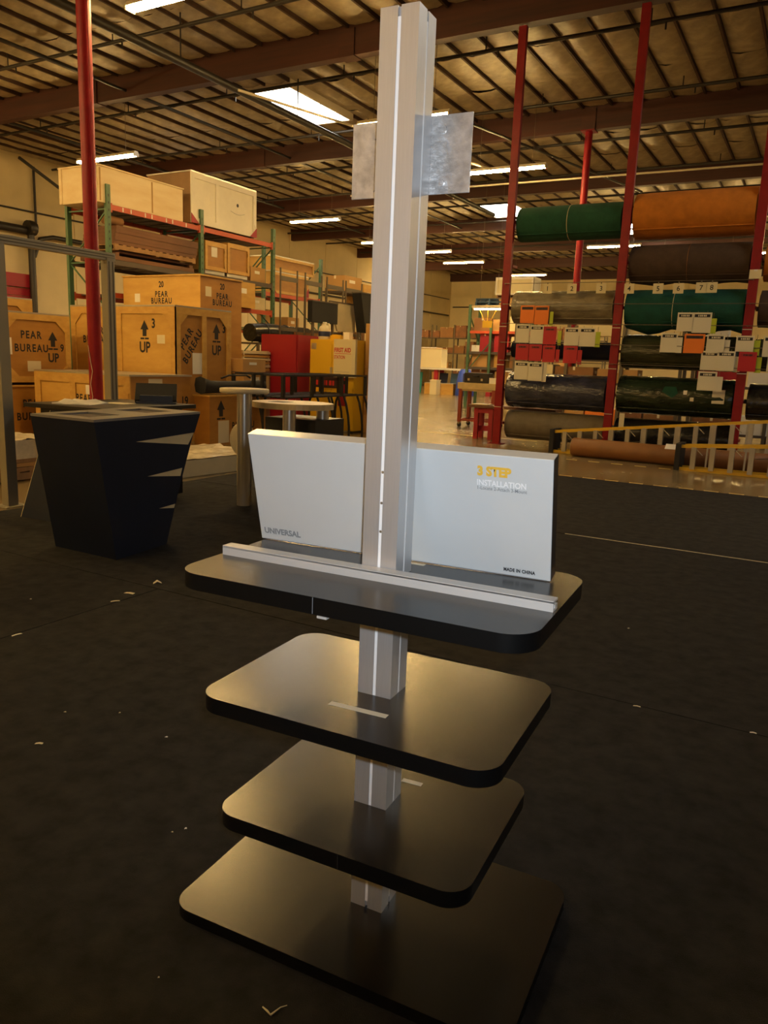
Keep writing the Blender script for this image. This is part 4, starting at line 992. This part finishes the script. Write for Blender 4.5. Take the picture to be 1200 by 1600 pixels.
C1=[('o',-4.721,-4.391,2.574,2.932,0,'orange sample card nearest the first post, in front of the film-wrapped grey roll'),
('o',-4.408,-4.081,2.549,2.922,0,'second orange sample card in front of the film-wrapped grey roll'),
('g',-4.092,-3.989,2.53,2.807,1,'slim lime card sticking out beside the second orange card'),
('w',-4.788,-4.46,2.174,2.551,0,'white sample card nearest the first post, directly below the orange cards'),
('w',-4.481,-4.162,2.161,2.535,0,'white sample card between a white and a red card, below the orange cards'),
('r',-4.19,-3.886,2.148,2.509,0,'red sample card in the row of white cards of the first bay'),
('g',-3.889,-3.789,2.14,2.426,1,'slim lime card sticking out beside the red card of the white row'),
('w',-3.745,-3.417,2.139,2.495,0,'white sample card above the single red card of the first bay'),
('w',-3.443,-3.086,2.128,2.499,0,'white sample card closest to the second post in the first bay'),
('g',-3.132,-2.989,2.121,2.418,1,'slim lime card sticking out nearest the second post'),
('r',-4.768,-4.457,1.819,2.147,0,'first of three red sample cards in a row, nearest the first post'),
('r',-4.472,-4.165,1.809,2.144,0,'middle of three red sample cards in a row'),
('r',-4.18,-3.887,1.793,2.131,0,'third of three red sample cards in a row'),
('r',-3.902,-3.795,1.783,2.051,1,'slim red card sticking out at the end of the row of three'),
('r',-3.74,-3.425,1.786,2.132,0,'single red sample card apart from the row of three'),
('r',-3.449,-3.329,1.77,2.053,1,'slim red card sticking out beside the single red card'),
('w',-4.769,-4.436,1.413,1.789,0,'white sample card in the lowest row of the first bay, nearest the post'),
('w',-4.458,-4.121,1.397,1.78,0,'second white sample card in the lowest row of the first bay'),
('w',-4.162,-4.044,1.387,1.776,1,'slim white card at the end of the lowest row of the first bay'),
('w',-1.594,-1.283,2.452,2.797,0,'white sample card highest on the teal roll, first of the pair'),
('w',-1.32,-0.959,2.428,2.798,0,'white sample card highest on the teal roll, second of the pair'),
('g',-1.022,-.869,2.416,2.692,1,'slim lime card sticking out on the teal roll'),
('w',-1.858,-1.52,2.055,2.419,0,'white sample card in front of the olive roll, left of the lone orange card'),
('w',-1.569,-1.431,2.051,2.341,1,'slim white card between a white and the lone orange card'),
('o',-1.431,-1.036,2.053,2.407,0,'lone orange sample card in the second bay'),
('w',-1.03,-.69,2.062,2.404,0,'white sample card right beside the lone orange card'),
('w',-.725,-.598,2.069,2.31,1,'slim white card right of the orange card, beneath the teal roll'),
('w',-.527,-.194,2.104,2.389,0,'white sample card in front of the third post'),
('g',-.236,-.091,2.038,2.312,1,'upper slim lime card beside the third post'),
('w',-.072,.25,2.023,2.39,0,'white sample card cut by the edge of the photo, upper row'),
('w',-1.099,-.765,1.749,2.102,0,'white sample card below the lone orange card, first of its row'),
('w',-.811,-.480,1.744,2.105,0,'white sample card beside the red card at the third post'),
('w',-.516,-.382,1.74,2.014,1,'slim white card tucked against the red card at the third post'),
('r',-.45,-.119,1.75,2.101,0,'red sample card in front of the third post'),
('g',-.172,-.032,1.731,2.013,1,'lower slim lime card beside the red card at the third post'),
('w',.032,.35,1.763,2.019,0,'white sample card cut by the edge of the photo, lower row'),
('w',-1.112,-.75,1.37,1.723,0,'lowest white sample card in the second bay, over the dark green roll'),
('w',-.814,-.644,1.359,1.635,1,'slim tilted white card beside the lowest one in the second bay')]
for i,(c,x0,x1,z0,z1,sl_,lab_) in enumerate(C1):
    card(lab_,c,x0,x1,z0,z1,13.86-(0.012*(i%2))+(.016 if sl_ else 0),bool(sl_))
for z in (2.96,2.565,2.175,1.80):
    g=G().tube([(PX[0],-.14,z),(PX[3],-.14,z)],.008,6).build('card_rod','wire',rr_)
for x in PX:
    for z in (2.96,2.565,2.175,1.80): G().tube([(x,-.05,z),(x,-.145,z)],.01,6).build('rod_arm','wire',rr_)
nums=[(1,-4.18,3.264),(2,-3.672,3.258),(3,-3.085,3.255),(4,-2.54,3.245),(5,-1.999,3.239),(6,-1.63,3.239),(7,-1.228,3.246),(8,-1.044,3.248)]
NL=['','cream card reading 1, nearest the first red post','cream card reading 2, over the middle of the film-wrapped grey roll','cream card reading 3, just before the second red post','cream card reading 4, just past the second red post','cream card reading 5, over the start of the teal roll','cream card reading 6, over the middle of the teal roll','dim cream card reading 7, touching the card that reads 8','dim cream card reading 8, last of the numbered row']
for n_,x,z in nums:
    t=thing('number_card',NL[n_],'card',(x,13.9,z-.09),0,'numbered cards above the rolls')
    bb('card','cream',t,-.095,.095,-.004,.0,0,.19); text_obj(str(n_),.13,'inkblack',t,(0,-.0045,.05),EX,EZ,bold=.01)
    bb('clip','wire',t,-.01,.01,-.006,.004,.18,.215)
G().tube([(PX[0],-.10,3.38),(PX[2],-.10,3.38)],.007,6).build('card_rod','wire',rr_)
for x in PX[:3]: G().tube([(x,-.05,3.38),(x,-.105,3.38)],.01,6).build('rod_arm','wire',rr_)
for n_,x,z in nums: pass
t=thing('number_card','blank cream card taped to the third red post','card',(-.34,13.935,3.40)); bb('card','cream',t,-.10,.10,-.004,0,0,.16); bb('tape','paper',t,-.03,.03,-.0055,-.004,.13,.16)
# ------------------------------------------------------------------ ladders and kraft roll on the concrete
def ladder(label,x,y,L,H0,H1,rz,W=.42,gap=.0):
    """fibreglass stepladder lying on its side: rails run along +x, treads stand upright between them"""
    t=thing('step_ladder',label,'ladder',(x,y,0),rz,'yellow stepladders lying on their sides')
    # front section: lower rail on floor, upper rail on top; spread grows with x
    def rail(nm,z0,z1,yy,m='yellowl',L_=L): G().bar((.04,yy,z0),(L_,yy,z1),.035,.055).build(nm,m,t)
    rail('rail',.03,.03,0); rail('rail',H0,H1,0)
    rail('rear_rail',.03,.03,.30,'yellowl'); rail('rear_rail',H0-.01,H1-.02,.36,'yellowl')
    n=int(L/.305)
    for i in range(n):
        a=.28+i*.305; zt_=H0+(H1-H0)*a/L
        G().box(a-.04,a+.04,-.05,.05,.04,zt_-.02).build('tread','ladderalu',t)
        if i%2==0: G().bar((a+.02,-.03,zt_-.03),(a+.16,-.03,zt_-.16) if i%4 else (a+.15,-.03,zt_-.03-.12),.012).build('tread_brace','ladderalu',t)
    for i in range(int(L/.62)):
        a=.45+i*.62; zt_=H0+(H1-H0)*a/L
        G().bar((a,.33,.05),(a,.35,zt_-.03),.03).build('rear_strut','ladderalu',t)
    G().box(-.02,.07,-.07,.44,.0,H0+.05).build('top_cap','rubber',t,bevel=.01)
    G().bar((1.2,.0,.3),(1.8,.34,.34),.015).build('spreader','wire',t)
    return t
ladder('long yellow stepladder lying on its side behind the brown roll',-3.67,13.31,4.2,.42,.93,math.radians(0))
ladder('shorter yellow stepladder lying on its side in front of the brown roll',-1.10,12.36,2.6,.42,.62,math.radians(-1))
kr=thing('kraft_roll','long brown paper roll lying on the floor against the ladder','roll',(-3.14,13.03,.18),math.radians(-1.2))
G().lathe([(.165,0),(.178,.02),(.178,3.9),(.165,3.92)],(0,0,0),26,'x').build('roll','kraft',kr)
G().lathe([(.165,-.003),(.165,0)],(0,0,0),26,'x').build('roll_end','kraftend',kr)
G().lathe([(.05,-.006),(.05,-.003)],(0,0,0),16,'x').build('core_hole','hole',kr)
G().frame_box((1.75,-.10,.145),EX,(0,.8,.6),(0,-.6,.8),0,.28,-.04,.10,.002,.005).build('paper_label','paper',kr)
# ------------------------------------------------------------------ cart, case, saw horse in mid distance
ct=thing('work_cart','wood-topped work cart on red steel legs with casters','cart',(-7.12,17.75,0))
bb('cart_top','woodtop',ct,-.52,.62,-.36,.40,1.03,1.20)
for x in (-.44,.52):
    for y in (-.30,.32):
        bb('leg','rust',ct,x-.045,x+.045,y-.045,y+.045,.14,1.03)
        cs=G().lathe([(.06,-.02),(.065,0),(.06,.02)],(x,y,.065),14,'y').build('caster','rubber',ct); bb('caster_fork','steel',cs,x-.02,x+.02,y-.03,y+.03,.08,.14)
for y in (-.30,.32): bb('stretcher','rust',ct,-.44,.52,y-.03,y+.03,.17,.23)
for x in (-.44,.52): bb('stretcher','rust',ct,x-.03,x+.03,-.30,.32,.17,.23)
bb('apron','woodtop',ct,-.48,.56,-.33,.36,.98,1.03)
cs=thing('tool_case','black hard case with silver latches on the work cart','case',(-7.14,17.62,1.2))
bb('case_body','black',cs,-.36,.36,-.14,.14,0,.27,bevel=.015)
for x in (-.22,.16): bb('latch','steel',cs,x-.03,x+.03,-.155,-.14,.06,.12)
G().tube([(-.06,-.15,.18),(-.06,-.19,.18),(.08,-.19,.18),(.08,-.15,.18)],.012,6).build('handle','rubber',cs)
o=G().box(-.14,.14,-.1,.1,0,.14).box(-.15,.15,-.11,.11,.14,.15).build('white_carton','paper',loc=(-6.66,17.6,1.2)); tag(o,'small white carton beside the black tool case','box')
sw=thing('saw_horse','low red wooden bench frame beside the first red post','bench',(-5.62,14.85,0))
bb('bench_top','lumber',sw,-.48,1.6,-.25,.25,.72,.78)
for x in (-.28,.08):
    for y in (-.16,.16): bb('leg','redbox',sw,x-.05,x+.05,y-.04,y+.04,0,.70)
bb('stretcher','redbox',sw,-.28,.08,-.03,.03,.18,.30); bb('apron','redbox',sw,-.34,.14,-.19,.19,.60,.72)
bb('board','woodtop',sw,-.40,.0,-.20,.1,.78,.80)
# ------------------------------------------------------------------ far benches and storage
bn=thing('long_bench','long white-topped workbench far down the hall','workbench',(-16.2,38.2,0))
bb('bench_top','pallid',bn,-4.2,3.6,-.5,.5,1.32,1.42)
for x in (-3.6,-2.0,-.4,1.2,2.8): bb('leg','redbox',bn,x-.12,x+.12,-.42,-.30,0,1.32); bb('leg','redbox',bn,x-.12,x+.12,.30,.42,0,1.32)
for i,(x,m,l) in enumerate([(-3.2,'tealboard','teal board leaning under the far bench'),(-1.6,'navycarpet','dark blue board leaning under the far bench'),(-.9,'bluepallet','slate blue board leaning under the far bench')]):
    t=thing('leaning_board',l,'board',(-16.2+x,37.9,0)); G().poly((0,0,0),EY,EZ,EX,[(-.05,0),(0,0),(.15,1.15),(.10,1.15)],-.25,.25).build('board',m,t)
b=thing('blue_drum','bright blue covered drum under the edge of the far bench','drum',(-16.0,36.9,0))
G().lathe([(.50,0),(.52,.05),(.46,.7),(.36,1.25),(.25,1.42)],(0,0,0),18).build('cover','blue',b); bb('fold','jublabel',b,.1,.55,-.52,-.3,.05,1.2)
for i,(x,l) in enumerate([(-18.3,'brown crate on the floor under the far bench'),(-17.3,'low brown crate beside the pale bin under the far bench')]):
    crate('floor_crate',l,x,x+.75,36.6,37.3,0,.62,bw=.06,gus=False,group='crates on the floor by the far bench',bat_faces='y')
o=G().box(-.2,.2,-.25,.25,0,.75).box(-.22,.22,-.27,.27,.75,.79).build('pale_bin','cream',loc=(-17.5 if False else -17.62+.1,36.35,0)); tag(o,'pale bin between the crates under the far bench','bin')
t=crate('carton_stack','big cream carton strapped on a pallet far down the hall',-18.9,-17.2,33.6,34.4,1.43,2.5,skin='cream',skin_x='cream',bw=0,bat_faces='',group=None)
t.location=(-18.75,38.2,1.43)
bb('wrap','paper',t,-.80,.5,-.42,.42,1.07,1.12); bb('corner_pad','redbox',t,-.84,-.55,-.43,-.38,.0,.3)
o=G().tube([(-14.9,38,1.55),(-14.5,38,1.68),(-13.9,38,1.7),(-13.4,38,1.55)],[.10,.16,.16,.10],10).build('yellow_tool','yellow'); tag(o,'yellow power tool lying on the far bench','tool')
o=G().box(-.25,.25,-.2,.2,0,.3).box(-.2,.2,-.21,-.2,.05,.25).build('blue_bin','jublabel',loc=(-12.95,38.1,1.42)); tag(o,'small dark blue bin beside the yellow tool','bin')
# rack down the hall with blue pallets
r3=thing('pallet_rack','green pallet rack far down the hall topped with blue pallets','rack',(0,27.4,0))
for x in (-11.55,-8.9):
    for y in (-.5,.5): bb('upright','rackgreen',r3,x-.05,x+.05,y-.05,y+.05,0,4.0)
    G().bar((x,-.5,1.6),(x,.5,2.6),.04).build('brace','rackgreen',r3); G().bar((x,.5,2.6),(x,-.5,3.6),.04).build('brace','rackgreen',r3)
G().bar((-10.6,-.56,1.0),(-10.6,-.56,3.3),.09).build('upright','rackgreen',r3); G().bar((-11.5,-.5,1.5),(-10.6,-.5,2.6),.035).build('brace','rackgreen',r3)
for z in (.9,1.6,2.2,3.0,3.97):
    for y in (-.5,.5): bb('beam','rackorange' if z==3.0 else 'woodtop' if z>3.5 else 'wiredeck',r3,-11.55,-8.9,y-.03,y+.03,z-.1,z)
    bb('deck','wiredeck',r3,-11.5,-8.95,-.47,.47,z-.03,z)
pallet('blue painted pallet, lower of the pair on the far rack',-10.8,27.4,3.975,1.15,.95,0,'bluepallet','blue pallets on the far rack')
pallet('blue painted pallet, upper of the pair on the far rack',-10.78,27.4,4.11,1.15,.95,0,'bluepallet','blue pallets on the far rack')
crate('painted_crate','white panelled crate with red corners high on the far rack',-10.6,-9.05,27.0,27.8,4.371,5.03,skin='cream',skin_x='crateoff',bat='crateoff',bw=.06,gus=False,group='crates stored on the far rack',bat_faces='yx')
pallet('wide pallet under the white panelled crate on the far rack',-9.75,27.4,4.24,1.5,.95,0,'palletwood','pallets on the far rack')
o=G().box(-.7,.7,-.4,.4,0,.24).box(-.72,.72,-.42,.42,.2,.26).build('flat_carton','carton',loc=(-9.7,27.4,3.975)); tag(o,'flat carton at the base of the white crate on the far rack','box')
goods=[(-11.4,-10.75,1.605,2.12,'carton','wide brown carton on the far rack beside the green upright'),(-10.45,-10.0,1.605,2.1,'ply','slatted brown carton on the far rack under the red boxes'),
(-11.1,-10.7,2.205,2.9,'redbox','red box left of the middle upright on the far rack'),(-10.5,-9.9,2.205,2.92,'redbox','red box right of the middle upright on the far rack'),
(-11.45,-11.12,2.205,2.45,'paper','white carton stack beside the red box on the far rack'),(-11.4,-10.7,3.005,3.5,'cartond','dark carton below the blue pallets'),(-10.6,-10.0,3.005,3.45,'carton','brown carton behind the hanging work light'),(-9.9,-9.2,3.005,3.55,'cream','cream carton on the far rack near the red post'),
(-9.8,-9.1,1.605,2.15,'cartond','dark carton low on the far rack near the red post'),(-9.8,-9.1,2.205,2.8,'cream','cream carton beside the red boxes'),(-11.4,-10.6,.905,1.5,'goods','brown bundle on the lowest deck of the far rack'),(-10.4,-9.2,.905,1.45,'carton','long carton on the lowest deck of the far rack')]
for x0,x1,z0,z1,m_,l in goods: carton('carton',l,x0,x1,27.0,27.75,z0,z1,m_)
wl_=thing('work_light','lit strip light hung low on chains with a yellow sign below','light',(-10.43,26,3.76))
G().poly((-.57,0,0),EY,EZ,EX,[(-.09,.03),(.09,.03),(.05,.10),(-.05,.10)],0,1.14).build('housing','housing',wl_)
for s in (-1,1): G().tube([(-.55,s*.05,0),(.55,s*.05,0)],.022,8).build('tube','worktube',wl_)
for x in (-.35,.35): G().tube([(x,0,.1),(x,0,ZD-3.78)],.005,4).build('hanger_wire','wire',wl_)
for x in (-.35,.0,.35): G().tube([(x,0,0),(x*.35,0,-.45)],.012,5).build('sign_chain','yellow',wl_)
bb('sign','yellow',wl_,-.19,.19,-.01,.01,-.68,-.43)
# deep storage along the back: shelves with mixed cartons
rr=random.Random(21)
def storage(label,x0,x1,y,levels,mats,dz,kinds,group,face='y'):
    t=thing('storage_shelf',label,'shelf',(x0,y,0)); L=x1-x0; n=max(2,int(L/1.9)+1)
    for i in range(n+1):
        for yy in (-.35,.35): bb('post','darkframe',t,L*i/n-.04,L*i/n+.04,yy-.04,yy+.04,0,levels[-1]+.9)
    for z in levels: bb('shelf_board','wiredeck',t,0,L,-.4,.4,z-.06,z)
    num=0
    for li,z in enumerate(levels):
        x=x0+.1; k=0
        while x<x1-.5:
            w_=rr.uniform(.55,1.1); h=rr.uniform(.35,dz-.12); 
            if x+w_>x1: break
            if rr.random()<.85:
                m_=rr.choice(mats); k+=1
                carton('carton','%s carton, %s on the %s level of the %s'%(kinds[m_],['first','second','third','fourth','fifth','sixth','seventh','eighth','ninth','tenth','eleventh','twelfth','thirteenth','fourteenth','fifteenth','sixteenth','seventeenth','eighteenth','nineteenth','twentieth'][k-1],['lowest','middle','upper','top'][li if len(levels)==4 else (0,1,3)[li]],group),x,x+w_,y-.34,y+.3,z+.001,z+h,m_,'cartons on the '+group)
            x+=w_+rr.uniform(.03,.12)
KN={'carton':'brown','cartond':'dark brown','cream':'cream','redbox':'red','goods':'rusty brown','tagorange':'orange','paper':'white','jublabel':'navy'}
storage('long steel shelving with brown goods on the far wall beyond the bench',-26.5,-12.0,50.5,(.25,1.35,2.45,3.55),['cartond','cartond','goods','goods','carton','goods'],1.05,KN,'far wall shelving')
storage('shelving with cartons seen through the first roll bay',-6.6,-2.2,19.2,(.25,1.35,1.95),['carton','cream','goods','tagorange','cartond'],.6,KN,'shelving behind the first roll bay')
storage('shelving with cartons seen through the second roll bay',-1.9,3.4,19.2,(.25,1.4,2.45),['carton','cream','goods','redbox','paper'],.6,KN,'shelving behind the second roll bay')
o=G().box(-.9,.9,-.3,.3,0,.9).box(-.95,.95,-.33,.33,.9,.94).build('draped_crate','cream',loc=(-4.0,19.2,2.551)); tag(o,'cream draped crate just above the numbered cards','crate'); o.location.z=1.951+.6
